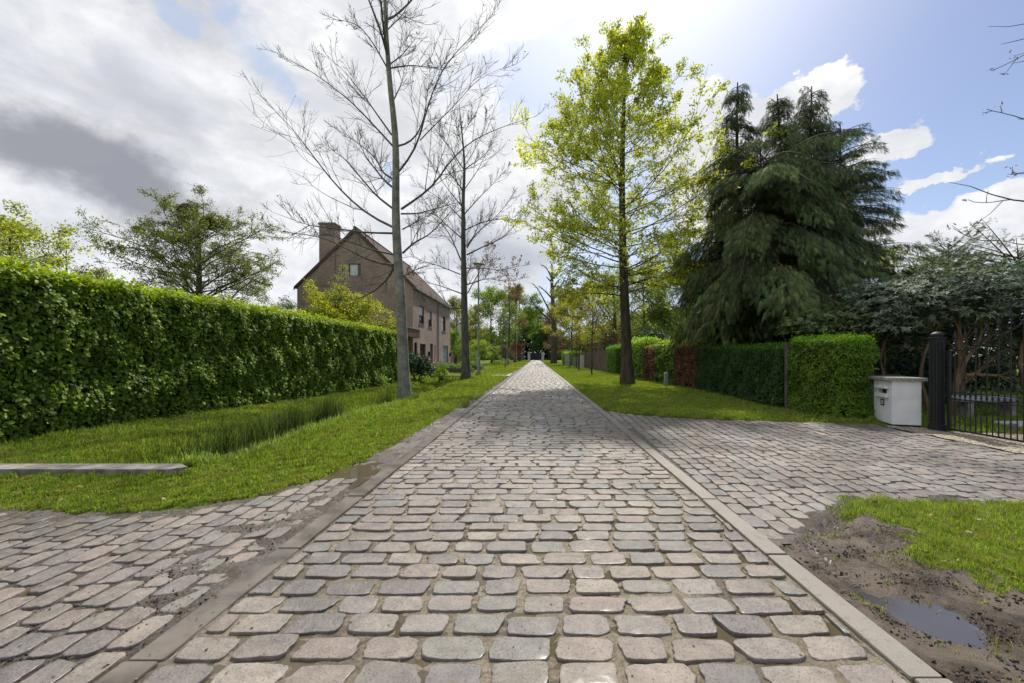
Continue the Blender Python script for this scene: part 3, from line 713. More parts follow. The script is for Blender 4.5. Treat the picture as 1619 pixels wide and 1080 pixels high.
def px_tree(name, label, Y0, trunk_px, r0, branches, seed, bark, twig_c=(12, 7), min_r=.004, cat='tree', group=None, spread=2.4, zbase=0, buds=True, top=.15, extra=0, crown_part='crown'):
    """a bare tree whose limbs are laid out from polylines; each limb gets its own depth"""
    r = np.random.RandomState(seed); tp = np.array([at(x, y, Y0) for x, y in trunk_px]); tp[0, 2] = zbase - .05
    root = empty(name, (tp[0, 0], tp[0, 1], zbase), label, cat, group); loc = np.array(root.location)
    tr = resample(tp, 26); s = np.linspace(0, 1, 26); rad = r0 * (1 - s * (1 - top)); rad[0] *= 1.35; rad[1] *= 1.08
    tb = Tubes(); tb.add(tr[None], rad[None], 14)
    lim = Tubes(); prim = []; prad = []
    for bi, br in enumerate(branches):
        n = len(br); dep = r.uniform(-1, 1) * spread; pts = np.array([at(x, y, Y0 + dep * (i / (n - 1))) for i, (x, y) in enumerate(br)])
        j = np.argmin(np.linalg.norm(tr - pts[0], axis=1)); rb = min(rad[j] * .32, .012 + .0072 * np.linalg.norm(pts[-1] - pts[0]))
        # limbs that leave another limb keep a thin start
        if np.linalg.norm(tr[j] - pts[0]) > .5: rb *= .6
        pr = resample(pts, 14); prim.append(pr); prad.append(rb * np.linspace(1, .12, 14) ** 1.2)
    prim = np.array(prim); prad = np.array(prad); lim.add(prim, prad, 7)
    if extra:   # more limbs in depth, towards and away from the viewer
        P = tr[r.randint(8, 24, extra)]; a = np.where(r.rand(extra) < .5, pi / 2, -pi / 2) + r.randn(extra) * .5
        D = np.stack([np.cos(a), np.sin(a), r.uniform(.4, 1.1, extra)], 1)
        e, er = grow(r, P, D, r.uniform(2, 4.2, extra), np.full(extra, .04), 13, .06, .03, .15); lim.add(e, er, 6)
        prim = np.concatenate([prim, e]); prad = np.concatenate([prad, er])
    P, D, Ln, R_ = spawn(r, prim, prad, twig_c[0], .12, 40, 12, .36, flat=.2, rr=.45, up=.12)
    s1, r1 = grow(r, P, D, Ln, np.maximum(R_, min_r * 1.5), 6, .10, .05, .35)
    P, D, Ln, R_ = spawn(r, s1, r1, twig_c[1], .1, 38, 14, .48, rr=.55, up=.15)
    s2, r2 = grow(r, P, D, Ln, np.full(len(P), min_r * 1.15), 4, .12, .07, .5)
    lim.add(s1, r1.clip(min_r), 4); lim.add(s2, r2.clip(min_r * .6), 3)
    tb.build('trunk', bark, root, loc); lim.build(crown_part, M['bark_limb'], root, loc)
    return root, loc, s1, s2, prim

TA = [(640,632),(637,560),(634,470),(628,400),(625,320),(626.5,281),(626,237),(624,190),(618,154),(615,113),(611,59),(609,0),(604,-60),(600,-120)]
BA = [[(631,271),(650,248),(664,219),(672,180),(696,113),(725,78),(747,56),(790,12)], [(664,222),(690,195),(725,160),(750,130),(780,112),(818,102)],
 [(629,231),(645,228),(662,210),(672,180),(676,140),(690,115)], [(634,331),(651,320),(687,293),(705,263),(716,250),(745,222),(800,198),(845,185)],
 [(634,338),(660,338),(690,330),(715,322),(740,318)], [(636,363),(660,350),(680,338),(700,320)], [(637,400),(655,383),(678,372),(697,352),(712,335),(722,320)],
 [(623,360),(587,344),(555,317),(531,293),(509,265),(485,233),(463,204),(440,180),(402,142)], [(623,331),(596,311),(568,278),(551,256),(530,240),(505,225)],
 [(623,284),(605,274),(598,256),(583,239),(553,217),(531,202)], [(621,231),(578,184),(548,154),(527,139),(501,118),(459,95),(430,80)],
 [(619,213),(590,172),(566,139),(542,110),(518,89)], [(612,107),(590,68),(569,41),(548,33),(515,30)], [(623,369),(577,368),(533,362),(494,358),(470,350),(430,335)],
 [(622,419),(594,416),(567,403),(539,389),(511,375),(460,368),(417,362)], [(624,403),(590,396),(547,380),(510,368),(480,352)],
 [(616,102),(635,88),(650,70),(665,50)], [(616,108),(650,103),(690,108),(705,112)], [(621,161),(636,130),(640,100)], [(609,30),(600,0),(592,-30)], [(610,50),(640,20),(655,-30)],
 [(628,410),(615,440),(590,462),(560,475),(520,480)], [(632,440),(660,425),(690,415)]]
tA = px_tree('bare_tree', 'tallest bare grey tree, on the verge beside the long hedge in front of the house', 12.8, TA, .18, BA, 301, M['bark_pale'], (16, 8), .0046, extra=6, zbase=-.02)
# last year's leaf and husk remains
def specks(root, loc, s2, n, cols, size, seed, mat, name='withered_foliage', T=LEAF2, sel=None):
    r = np.random.RandomState(seed); k = np.arange(len(s2)) if sel is None else np.nonzero(sel)[0]
    i = r.choice(k, n); P = s2[i, -1] + r.randn(n, 3) * .02
    return leaf_mesh(name, T, P, r.randn(n, 3), r.randn(n, 3), size * r.uniform(.6, 1.3, n), pick(r, n, cols, .2), mat, root, loc)
specks(tA[0], tA[1], tA[3], 500, [(.05, .035, .025), (.09, .06, .04)], .05, 3, M['leaf_soft'])
TB = [(737,602),(736,560),(735,520),(733,420),(732,320),(735,262),(731,215),(728,185),(726,165)]
BB = [[(739,464),(748,448),(752,439),(768,417),(775,390)], [(738,403),(766,389),(796,376),(821,348),(835,325)], [(738,392),(752,370),(782,345),(799,326),(815,300)],
 [(729,412),(716,381),(704,359),(679,339),(654,323)], [(729,376),(705,355),(680,330),(660,300)], [(728,434),(693,420),(666,412),(640,402)], [(729,464),(699,453),(671,445),(643,437)],
 [(731,488),(704,487),(671,475),(646,462)], [(737,424),(765,424),(790,428),(825,420)], [(738,450),(770,440),(800,445),(822,440)], [(733,340),(760,310),(785,285),(805,262)], [(733,330),(705,295),(685,265),(668,235)],
 [(734,300),(755,270),(770,240),(785,205)], [(735,280),(715,245),(700,215),(690,180)], [(735,262),(752,235),(764,205),(770,175)], [(733,235),(722,200),(715,170)], [(731,215),(745,190),(750,160)], [(733,350),(715,330),(690,310),(655,290)], [(733,365),(765,350),(800,345),(830,350)]]
tB = px_tree('bare_tree', 'second bare tree just behind the nearest street lamp with a few copper leaves', 22.9, TB, .24, BB, 302, M['bark_grey'], (15, 8), .006, extra=9, spread=2.8, top=.06)
s2 = tB[3]; ends = s2[:, -1]; pxx = CX + ends[:, 0] / ends[:, 1] * F; pyy = CY - (ends[:, 2] - H) / ends[:, 1] * F
specks(tB[0], tB[1], s2, 750, [(.14, .05, .04), (.18, .075, .05), (.10, .045, .04)], .085, 5, M['leaf_soft'], 'copper_foliage', sel=(pxx > 762) & (pyy > 375) & (pyy < 455))
specks(tB[0], tB[1], s2, 500, [(.05, .035, .025), (.09, .06, .04)], .07, 4, M['leaf_soft'])
# branch tips reaching in at the right edge from a tree that stands beyond the frame
TR = [(1960,1330),(1955,900),(1950,500),(1945,200),(1940,-100)]
BR = [[(1950,60),(1800,20),(1680,20),(1619,40),(1590,46),(1563,42)], [(1949,110),(1780,60),(1680,45),(1619,62),(1583,70)], [(1949,160),(1800,110),(1660,90),(1600,100)],
 [(1947,420),(1800,350),(1690,325),(1619,318),(1570,315),(1535,288),(1500,288)], [(1947,380),(1800,300),(1690,280),(1619,268),(1593,276)], [(1948,470),(1800,400),(1690,385),(1640,392),(1580,380)], [(1948,300),(1800,230),(1700,195),(1609,188)]]
tR = px_tree('bare_tree', 'budding bare branches reaching in at the right edge high above the gate', 4.6, TR, .15, BR, 303, M['bark_grey'], (3, 2), .004, spread=.5, top=.4)
specks(tR[0], tR[1], np.concatenate([tR[2][:, -3:], tR[3][:, -3:]]), 160, [(.10, .07, .06)], .05, 6, M['leaf_soft'], 'bud_foliage', T=LONG)

def leafy(name, label, base, height, cr, cb, seed, leaf, nper, cols, bark, r0=None, n1=26, c2=7, c3=5, up=.5, mat='leaf_soft', T=LEAF2, group=None, lmin=.35, upv=.35, jit=.12, droop=0., topr=.35, cat='tree', wander=.09, flatn=.6, twig=.01, lean=0, sparse_top=False, label_c=None, trunkk=9, mx=.35, lf=.32, pe=1.7, zb=.85):
    """a leafy tree: cr crown radius, cb height of the crown's foot"""
    jit = max(jit, leaf * 1.25) if leaf > .125 else jit
    r = np.random.RandomState(seed); base = np.array(base, float); r0 = r0 or height * .016
    root = empty(name, base, label, cat, group); loc = base
    s = np.linspace(0, 1, 18); tr = base + np.stack([lean * s + .06 * height * .12 * np.sin(s * 5 + seed), .05 * height * .1 * np.sin(s * 4 + seed * 2), s * height * .97 - .05], 1)
    rad = r0 * (1 - .86 * s ** .9); rad[0] *= 1.4; rad[1] *= 1.05
    tb = Tubes(); tb.add(tr[None], rad[None], trunkk)
    zt = ((r.permutation(n1) + r.rand(n1)) / n1) ** zb; zt = cb / height + (1 - cb / height) * (.02 + .93 * zt); az = np.arange(n1) * 2.399 + r.randn(n1) * .4
    t = zt * 17; i = np.minimum(t.astype(int), 16); f = (t - i)[:, None]; P = tr[i] * (1 - f) + tr[i + 1] * f
    q = (zt - cb / height) / (1 - cb / height)                      # 0 at crown foot, 1 at top
    prof = np.clip(1 - ((q - mx) / (1 - mx + .02)).clip(0) ** pe, .12, 1) * (lmin + (1 - lmin) * np.clip(q / max(mx, .01), 0, 1) ** .7)
    el = up + upv * q; D = np.stack([np.cos(az) * np.cos(el), np.sin(az) * np.cos(el), np.sin(el)], 1)
    Ln = cr * prof / np.maximum(np.cos(el), .45) * r.uniform(.75, 1.15, n1)
    p1, r1 = grow(r, P, D, Ln, np.maximum(r0 * (1 - .86 * zt) * lf, twig * 1.5), 9, wander, .015 - droop, .2)
    tb.add(p1, r1, 6)
    P, D, L2, R2 = spawn(r, p1, r1, c2, .15, 45, 14, .5, flat=flatn, rr=.5); p2, r2 = grow(r, P, D, L2, np.maximum(R2, twig), 5, wander * 1.2, .01 - droop, .4); tb.add(p2, r2, 4)
    P, D, L3, R3 = spawn(r, p2, r2, c3, .15, 42, 16, .5, flat=flatn, rr=.6); p3, r3 = grow(r, P, D, L3, np.full(len(P), twig * .7), 3, wander * 1.5, -droop * 1.5, .5); tb.add(p3, r3, 3)
    tb.build('trunk', bark, root, loc)
    n = len(p3) * nper; i = np.repeat(np.arange(len(p3)), nper); t = r.rand(n) ** .8 * 3; k = np.minimum(t.astype(int), 2); f = (t - k)[:, None]
    P = p3[i, k] * (1 - f) + p3[i, k + 1] * f + r.randn(n, 3) * jit * np.array([1, 1, .6]); D = nrm(p3[i, -1] - p3[i, 0])
    A = D * .6 + r.randn(n, 3) * .6 + np.array([0, 0, -droop * 6]); Nn = np.array([0, 0, 1.]) * (1.2 if flatn > .5 else .5) + r.randn(n, 3) * .45
    cc = pick(r, n, cols, .14); g = r.randn(len(p1)); gi = np.repeat(np.arange(len(p1)), c2 * c3 * nper)[:n]; cc *= (1 + .12 * g[gi])[:, None].clip(.7, 1.35)
    kp = r.rand(n) < (1.25 * (Ln / np.percentile(Ln, 85))[gi]).clip(.15, 1); P, A, Nn, cc = P[kp], A[kp], Nn[kp], cc[kp]; n = len(P)
    leaf_mesh('crown', T, P, A, Nn, leaf * r.uniform(.6, 1.25, n), cc, M[mat], root, loc)
    return root

YG = [(.37, .40, .06), (.32, .36, .05), (.41, .43, .08), (.23, .29, .035)]
leafy('beech_tree', 'tall fresh green beech with a dark trunk standing on the lawn strip', (4.05, 18.7, 0), 16.7, 5.1, 3.9, 310, .118, 14, YG, M['bark_brown'], r0=.27, n1=96, c2=9, c3=7, up=.12, upv=.85, lf=.17, zb=1.05, mat='leaf_beech', T=LEAF2, lmin=.6, jit=.07, flatn=.75, twig=.008, wander=.07, trunkk=16, mx=.3, pe=.95)

# conifers ----------------------------------------------------------
def conifer(label, x, y, h, R_, seed, nb, nf, z0=1.2, cols=None, dense=1.0, droop=1.0, fl=.42, power=.75, group='drooping conifers behind the right hedge', name='conifer', lean=0, hang=.4):
    r = np.random.RandomState(seed); base = np.array([x, y, 0.]); root = empty(name, base, label, 'tree', group)
    s = np.linspace(0, 1, 16); tr = base + np.stack([lean * s ** 2 + .1 * np.sin(s * 6 + seed), .08 * np.cos(s * 5), s * h * .96], 1); rad = .016 * h * (1 - .95 * s) + .012
    tb = Tubes(); tb.add(tr[None], rad[None], 10)
    u = ((r.permutation(nb) + r.rand(nb)) / nb) ** .92; z = z0 + (h * .99 - z0) * u; az = np.arange(nb) * 2.399 + r.randn(nb) * .5
    q = z / h; prof = (1 - q) ** power * (.72 + .28 * sstep(q, .05, .25)); az_l = 1 + .22 * np.sin(az * 2 + seed) + .12 * np.sin(az * 5 + z)
    Ln = (R_ * prof * r.uniform(.7, 1.15, nb) * az_l + .42); m = 8; t = np.linspace(0, 1, m)[None]
    ax = np.stack([np.cos(az), np.sin(az)], 1); ti = q * 15; i = np.minimum(ti.astype(int), 14); f = (ti - i)[:, None]; P0 = tr[i] * (1 - f) + tr[i + 1] * f
    rise = r.uniform(.15, .45, nb)[:, None] * (1 + q[:, None]); drp = r.uniform(.5, .9, nb)[:, None] * droop
    pts = np.zeros((nb, m, 3)); pts[..., 0] = P0[:, None, 0] + ax[:, 0:1] * Ln[:, None] * t; pts[..., 1] = P0[:, None, 1] + ax[:, 1:2] * Ln[:, None] * t
    pts[..., 2] = P0[:, None, 2] + Ln[:, None] * (rise * t - drp * t ** 2); pts[..., 2] = np.maximum(pts[..., 2], z0 * .8)
    tb.add(pts, np.linspace(1, .2, m)[None] * (.012 + .008 * Ln[:, None]), 5)
    tb.build('trunk', M['bark_brown'], root, base)
    # side branchlets carry hanging sprays
    n = nf; bi = r.choice(nb, n, p=(Ln ** 1.3 + .35) / (Ln ** 1.3 + .35).sum()); tt = (r.rand(n) ** .6) * .95 + .05; k = np.minimum((tt * (m - 1)).astype(int), m - 2); f = (tt * (m - 1) - k)[:, None]
    P = pts[bi, k] * (1 - f) + pts[bi, k + 1] * f; out = np.stack([ax[bi, 0], ax[bi, 1], 0 * tt], 1); sd = np.stack([-ax[bi, 1], ax[bi, 0], 0 * tt], 1)
    w = Ln[bi] * .24 * (1 - .5 * tt) + .07; off = r.uniform(-1, 1, n) * w; P = P + sd * off[:, None]; P[:, 2] -= .45 * np.abs(off) * droop + r.rand(n) ** 1.4 * hang * (.35 + .65 * tt) * (1.1 - .75 * q[bi]) * droop
    A = np.array([0, 0, -1.]) * droop * .95 + out * .42 + sd * np.sign(off)[:, None] * .25 + r.randn(n, 3) * .2; Nn = out + np.array([0, 0, .4]) + r.randn(n, 3) * .4
    lowcut = z0 * .9 + .35 * waves(P[:, 0], P[:, 1], seed + 9, 1.2, 2) + .35; ok = P[:, 2] > lowcut
    S = fl * r.uniform(.6, 1.2, n) * (1 - .45 * q[bi] ** 2); cols = cols or [(.036, .058, .020), (.048, .072, .024), (.064, .088, .028), (.024, .042, .018), (.105, .110, .040)]
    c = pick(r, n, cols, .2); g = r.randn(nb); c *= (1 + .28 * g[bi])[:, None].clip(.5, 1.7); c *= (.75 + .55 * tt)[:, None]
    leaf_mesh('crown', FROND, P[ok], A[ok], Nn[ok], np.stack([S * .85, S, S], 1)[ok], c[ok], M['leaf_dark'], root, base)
    return root
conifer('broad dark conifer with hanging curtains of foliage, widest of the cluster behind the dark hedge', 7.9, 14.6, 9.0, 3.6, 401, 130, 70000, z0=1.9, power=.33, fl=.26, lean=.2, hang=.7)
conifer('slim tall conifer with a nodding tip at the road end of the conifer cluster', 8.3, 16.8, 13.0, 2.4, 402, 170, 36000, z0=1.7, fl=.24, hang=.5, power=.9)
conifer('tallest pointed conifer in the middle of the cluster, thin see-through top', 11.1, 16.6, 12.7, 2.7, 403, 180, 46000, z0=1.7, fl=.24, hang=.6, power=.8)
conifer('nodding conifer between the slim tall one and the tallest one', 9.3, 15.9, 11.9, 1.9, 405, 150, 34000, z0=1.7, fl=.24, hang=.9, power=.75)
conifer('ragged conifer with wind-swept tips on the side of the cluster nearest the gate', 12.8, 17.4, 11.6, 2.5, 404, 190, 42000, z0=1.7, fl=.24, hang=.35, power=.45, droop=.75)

# right side hedges -------------------------------------------------
DG = [(.022, .065, .016), (.032, .088, .02), (.045, .11, .024), (.016, .048, .014)]
FG = [(.095, .165, .016), (.125, .205, .02), (.07, .13, .014)]
hedge('clipped_hedge', 'bright green clipped hedge block beside the white mailbox pillar', (6.0, 8.05), (5.8, 9.4), .75, 1.60, 1.66, .042, 26000, FG, [(.12, .25, .02), (.18, .3, .02)], 211, rough=.08, spread=.7)
hedge('clipped_hedge', 'dark green clipped hedge between the concrete post and the copper hedge', (5.74, 9.66), (5.98, 15.3), .8, 1.50, 1.62, .05, 34000, DG, [(.05, .12, .02), (.08, .16, .02)], 212, rough=.07, spread=.8)
CU = [(.11, .045, .035), (.16, .07, .05), (.08, .035, .03), (.20, .11, .07)]
hedge('copper_hedge', 'reddish copper-leaved hedge section next to the dark green hedge', (5.98, 15.35), (5.95, 17.6), .7, 1.75, 1.75, .07, 9000, CU, [(.2, .28, .03), (.15, .07, .05)], 213, rough=.1)
hedge('laurel_hedge', 'glossy yellow-green hedge section between the two copper sections', (5.95, 17.65), (5.9, 20.0), .8, 1.8, 1.85, .10, 7000, [(.08, .17, .02), (.13, .22, .02), (.04, .1, .015)], [(.3, .38, .04), (.2, .3, .03)], 214, rough=.14, fringe=.9)
hedge('copper_hedge', 'smaller dull copper hedge section behind the beech trunk', (5.88, 20.05), (5.8, 22.2), .7, 1.8, 1.8, .08, 6000, CU, [(.2, .28, .03), (.15, .07, .05)], 215, rough=.12)
hedge('laurel_hedge', 'loose bright green hedge with long shoots on top left of the beech trunk', (5.8, 22.25), (5.75, 26.5), .9, 2.1, 2.1, .11, 9000, [(.10, .2, .02), (.16, .26, .025), (.06, .13, .02)], [(.3, .4, .04), (.2, .3, .03)], 216, rough=.16, fringe=1.)
hedge('clipped_hedge', 'small clipped bright green hedge at the near end of the woven fence', (5.72, 29.5), (5.7, 33), .9, 2.0, 2.0, .09, 7000, FG, [(.15, .28, .02)], 217, rough=.06)
hedge('clipped_hedge', 'distant light green hedge block beyond the young trees', (5.2, 58), (4.6, 72), 1.5, 1.9, 1.9, .16, 5000, [(.12, .22, .03), (.16, .27, .04)], [(.2, .32, .04)], 218, rough=.1)
# ------------------------------------------------------------------ posts and small things on the right
mb = MB(); mb.box(5.80, 5.88, 9.50, 9.60, -.1, 1.58, .012); tag(mb.build('fence_post', M['bark_grey'], loc=np.array([5.84, 9.55, 0])), 'weathered concrete post in the gap between the dark and the bright hedge', 'post')
mb = MB(); mb.box(5.40, 5.55, 17.2, 17.35, -.1, .55, .01); mb.prism([(5.40, .55), (5.55, .55), (5.53, .60), (5.42, .60)], 17.2, 17.35)
M['grey_metal'] = mat_simple('grey_cabinet_metal', (.30, .33, .34), .45, .3, .1, 6, .1)
tag(mb.build('marker_post', M['grey_metal'], loc=np.array([5.47, 17.27, 0])), 'short grey marker post on the lawn in front of the yellow-green hedge', 'post')
M['white_paint'] = mat_simple('white_painted_block', (.80, .82, .84), .6, 0, .08, 3, .35)
M['black'] = mat_simple('black_iron', (.018, .019, .022), .6, .2, .1, 10, .15)
M['blacksoft'] = mat_simple('slot_shade', (.01, .01, .01), .9, 0, 0, 10, 0)
M['lichen'] = mat_simple('lichen_stone', (.40, .38, .33), .9, 0, .25, 30, .7)
# mailbox pillar
PA = math.atan2(7.29 - 7.42, 6.84 - 6.43)
pil = empty('mailbox_pillar', (6.43, 7.42, 0), 'low white painted block pillar with a letter slot and black number plate', 'pillar', rz=PA)
mb = MB()
for k in range(10):
    z = .035 + k * .0785; mb.box(.0008 * (k % 2), .43 + .001 * (k % 3), 0.0008 * (k % 2), .68, z, z + .078, .0032)
mb.build('wall', M['white_paint'], pil)
MB().box(.02, .42, .02, .66, -.1, .035).build('plinth', M['black'], pil)
MB().box(-.075, .50, -.06, .74, .8215, .878, .008).build('capstone', M['lichen'], pil)
MB().box(-.055, .0, .12, .54, .665, .72, .004).build('slot_hood', M['white_paint'], pil)
MB().box(-.045, .0, .12, .54, .50, .575, .004).build('slot_sill', M['white_paint'], pil)
MB().box(-.006, .004, .19, .33, .577, .663).build('letter_slot', M['blacksoft'], pil)  # black panel on the face, coloured as the shade inside the slot
MB().box(-.005, .004, .332, .45, .577, .663).build('slot_flap', mat_simple('dull_flap', (.42, .38, .37), .5), pil)
npl = MB().box(-.012, .0, .27, .40, .345, .462, .003).build('number_plate', M['black'], pil)
def text(s, size, mat, parent, loc, rot, name='digits', depth=.0015):
    cu = bpy.data.curves.new(name, 'FONT'); cu.body = s; cu.size = size; cu.extrude = depth; cu.align_x = 'CENTER'; cu.align_y = 'CENTER'
    t = bpy.data.objects.new(name, cu); C.objects.link(t); bpy.context.view_layer.update()
    me = bpy.data.meshes.new_from_object(t); bpy.data.objects.remove(t); me.materials.clear(); me.materials.append(mat)
    o = bpy.data.objects.new(name, me); C.objects.link(o); o.parent = parent; o.location = loc; o.rotation_euler = rot; return o
text('28', .105, M['white_paint'], npl, (-.0135, .335, .402), (pi / 2, 0, -pi / 2))

# gate post
gp_ = np.array([6.853, 7.022, 0]); post = empty('gate_post', gp_, 'black fluted square gate post with a domed cap beside the iron gate', 'gate post')
px_, py_ = gp_[0], gp_[1]; w_ = .0725
mb = MB(); mb.box(px_ - .085, px_ + .085, py_ - .085, py_ + .085, -.1, .10, .006); mb.box(px_ - w_, px_ + w_, py_ - w_, py_ + w_, .10, 1.56, .004)
for u in (-.045, .02):
    mb.box(px_ + u, px_ + u + .022, py_ - w_ - .008, py_ - w_ - .0005, .16, 1.5); mb.box(px_ - w_ - .008, px_ - w_ - .0005, py_ + u, py_ + u + .022, .16, 1.5)
mb.build('shaft', M['black'], post, loc=gp_)
mb = MB(); mb.box(px_ - .088, px_ + .088, py_ - .088, py_ + .088, 1.56, 1.585, .005); mb.lathe((px_, py_, 0), [(.066, 1.585), (.066, 1.605), (.086, 1.615), (.088, 1.635), (.078, 1.65), (.054, 1.668), (.024, 1.68), (.001, 1.682)], 20)
mb.build('cap', M['black'], post, loc=gp_, smooth=True)
# iron gate
GX = 6.935; g0, g1 = 6.88, 4.75; gl = np.array([GX, 6.88, 0]); gate = empty('iron_gate', gl, 'black wrought iron gate leaf with a rising curved top rail and spear finials', 'gate')
def gtop(y):
    s = g0 - y; return 1.355 + np.where(s < 1.1, .36 * s * s, .4356 + .75 * (s - 1.1) - .30 * (s - 1.1) ** 2)
mb = MB(); ys_ = np.linspace(g0, g1, 40); mb.tube([(GX, y, float(gtop(y))) for y in ys_], .014, 6)
mb.box(GX - .012, GX + .012, g1, g0, .035, .06); mb.box(GX - .01, GX + .01, g1, g0, .545, .562); mb.box(GX - .01, GX + .01, g1, g0, .66, .675)
mb.box(GX - .02, GX + .02, g0 - .005, g0 + .035, .02, 1.36); mb.box(GX - .02, GX + .02, g1 - .035, g1 + .005, .02, float(gtop(g1)))
mb.build('frame', M['black'], gate, loc=gl)
ys2 = np.arange(g0 - .08, g1 + .03, -.16)
for j, y in enumerate(ys2):
    zt = float(gtop(y)); mb = MB(); mb.tube([(GX, y, .05), (GX, y, zt)], .0095, 6, False); mb.build('bar', M['black'], gate, loc=gl)
    mb = MB(); mb.lathe((GX, y, zt), [(.007, 0), (.021, .03), (.008, .05), (.008, .09), (.03, .115), (.009, .135), (.02, .16), (.009, .18), (.022, .21), (.017, .24), (.001, .33)], 8)
    for s_ in (-1, 1): mb.tube([(GX, y, zt + .01), (GX, y + s_ * .035, zt + .03), (GX, y + s_ * .05, zt + .06), (GX, y + s_ * .04, zt + .085), (GX, y + s_ * .025, zt + .075)], [.008, .008, .007, .006, .004], 5)
    mb.build('finial', M['black'], gate, loc=gl, smooth=True)
    if y - .08 > g1:
        mb = MB(); mb.tube([(GX, y - .08, .05), (GX, y - .08, .70)], .008, 6, False); mb.lathe((GX, y - .08, .70), [(.006, 0), (.017, .02), (.007, .035), (.014, .055), (.001, .11)], 8); mb.build('short_bar', M['black'], gate, loc=gl)
mb = MB()
for y in np.arange(g0 - .04, g1, -.08):
    a = np.linspace(-.2 * pi, 1.2 * pi, 12); mb.tube([(GX, y + .026 * cos(t), .612 + .034 * sin(t)) for t in a], .0045, 5)
mb.build('scrollwork', M['black'], gate, loc=gl)

# things glimpsed behind pillar and gate
M['blue_tarp'] = mat_simple('dark_blue_cover', (.035, .045, .09), .35, 0, .2, 3, .3); M['wood_dark'] = mat_simple('old_dark_wood', (.085, .06, .04), .8, 0, .3, 8, .5)
mb = MB(); a = np.linspace(0, pi, 9); P_ = [(9.0 + .95 * cos(t) * (1 - .1 * sin(t)), .10 + .72 * sin(t) ** .6) for t in a]; mb.prism(P_, 10.4, 11.6)
tag(mb.build('covered_pile', M['blue_tarp'], loc=np.array([9.0, 11, 0])), 'low pile under a dark blue cover seen over the white pillar', 'covered pile')
fr_ = np.array([9.6, 12.3, 0]); fe = empty('rail_fence', fr_, 'dark wooden rail fence in the shade behind the white pillar', 'fence')
for x in (8.0, 9.6, 11.2): MB().box(x - .05, x + .05, 12.25, 12.35, -.1, 1.28, .006).build('post', M['wood_dark'], fe, loc=fr_)
for z in (.75, 1.08): MB().box(7.8, 11.5, 12.22, 12.249, z, z + .13, .004).build('rail', M['wood_dark'], fe, loc=fr_)
bn = np.array([9.45, 8.6, 0]); be = empty('stone_bench', bn, 'pale rounded stone bench seen through the bars of the gate', 'bench')
mb = MB(); mb.box(8.75, 9.95, 8.45, 8.72, .33, .44, .03); mb.build('seat', mat_simple('pale_stone', (.36, .38, .41), .7, 0, .15, 5, .4), be, loc=bn)
for x in (8.95, 9.85): MB().box(x, x + .12, 8.5, 8.74, -.05, .3295, .01).build('support', M['concrete'], be, loc=bn)
tag(MB().box(7.95, 8.03, 6.84, 6.92, -.02, .14, .01).build('bollard_light', M['concrete'], loc=np.array([7.99, 6.88, 0])), 'tiny pale garden light on the edge of the gravel behind the gate', 'garden light')
tag(MB().box(8.45, 9.3, 7.15, 7.6, .0, .07, .02).build('stone_slab', mat_simple('grey_slab', (.5, .53, .52), .6), loc=np.array([8.9, 7.4, 0])), 'flat pale stone slab lying at the edge of the gravel behind the gate', 'slab')

# culvert beam on the left verge and head wall at the far end of the ditch
mb = MB(); V0 = [(-3.92, .0), (-8.5, .0)]
mb.add(np.array([(-3.80, 4.30, -.08), (-3.70, 4.42, -.08), (-3.86, 4.52, -.08), (-8.6, 4.52, -.08), (-8.6, 4.30, -.08), (-3.86, 4.30, .075), (-3.74, 4.42, .07), (-3.9, 4.515, .08), (-8.6, 4.515, .08), (-8.6, 4.305, .08)]),
       [np.array([(0, 1, 2, 3, 4)]), np.array([(5, 9, 8, 7, 6)]), np.array([(0, 4, 9, 5), (0, 5, 6, 1), (1, 6, 7, 2), (2, 7, 8, 3), (3, 8, 9, 4)])])
tag(mb.build('culvert_beam', M['concrete'], loc=np.array([-6.0, 4.4, 0])), 'long weathered concrete beam lying across the grass in front of the ditch', 'concrete beam')
hw = np.array([-5.0, 23.4, 0]); he = empty('culvert_wall', hw, 'grey concrete head wall at the far end of the ditch', 'wall')
MB().box(-6.0, -4.15, 23.3, 23.5, -.8, .16, .01).build('wall', M['concrete'], he, loc=hw); MB().box(-6.05, -4.1, 23.25, 23.55, .161, .22, .008).build('coping', M['lichen'], he, loc=hw)

# ------------------------------------------------------------------ street lamps
M['galv'] = mat_simple('grey_green_galvanised', (.24, .27, .27), .5, .3, .12, 5, .1)
M['lampglass'] = mat_simple('frosted_lamp_glass', (.62, .62, .58), .3, 0, .05, 4, 0)
def lamp():
    root = empty('street_lamp', (0, 0, 0), 'x', 'street lamp', 'street lamps along the left verge'); Ht = 7.0
    MB().lathe((0, 0, 0), [(.15, -.05), (.15, .03), (.12, .05), (.12, 1.15), (.105, 1.2), (.07, 1.24)], 16).build('base_column', M['galv'], root, smooth=True)
    MB().lathe((0, 0, 0), [(.068, 1.235), (.055, 4), (.042, Ht - .05), (.06, Ht - .04), (.06, Ht + .03), (.10, Ht + .05)], 14).build('pole', M['galv'], root, smooth=True)
    MB().lathe((0, 0, 0), [(.11, Ht + .051), (.13, Ht + .08), (.23, Ht + .38), (.20, Ht + .40)], 16).build('lantern', M['lampglass'], root, smooth=True)
    MB().lathe((0, 0, 0), [(.20, Ht + .401), (.36, Ht + .405), (.37, Ht + .43), (.22, Ht + .49), (.06, Ht + .53), (.001, Ht + .54)], 20).build('lamp_cap', M['galv'], root, smooth=True)
    return root
l0 = lamp()
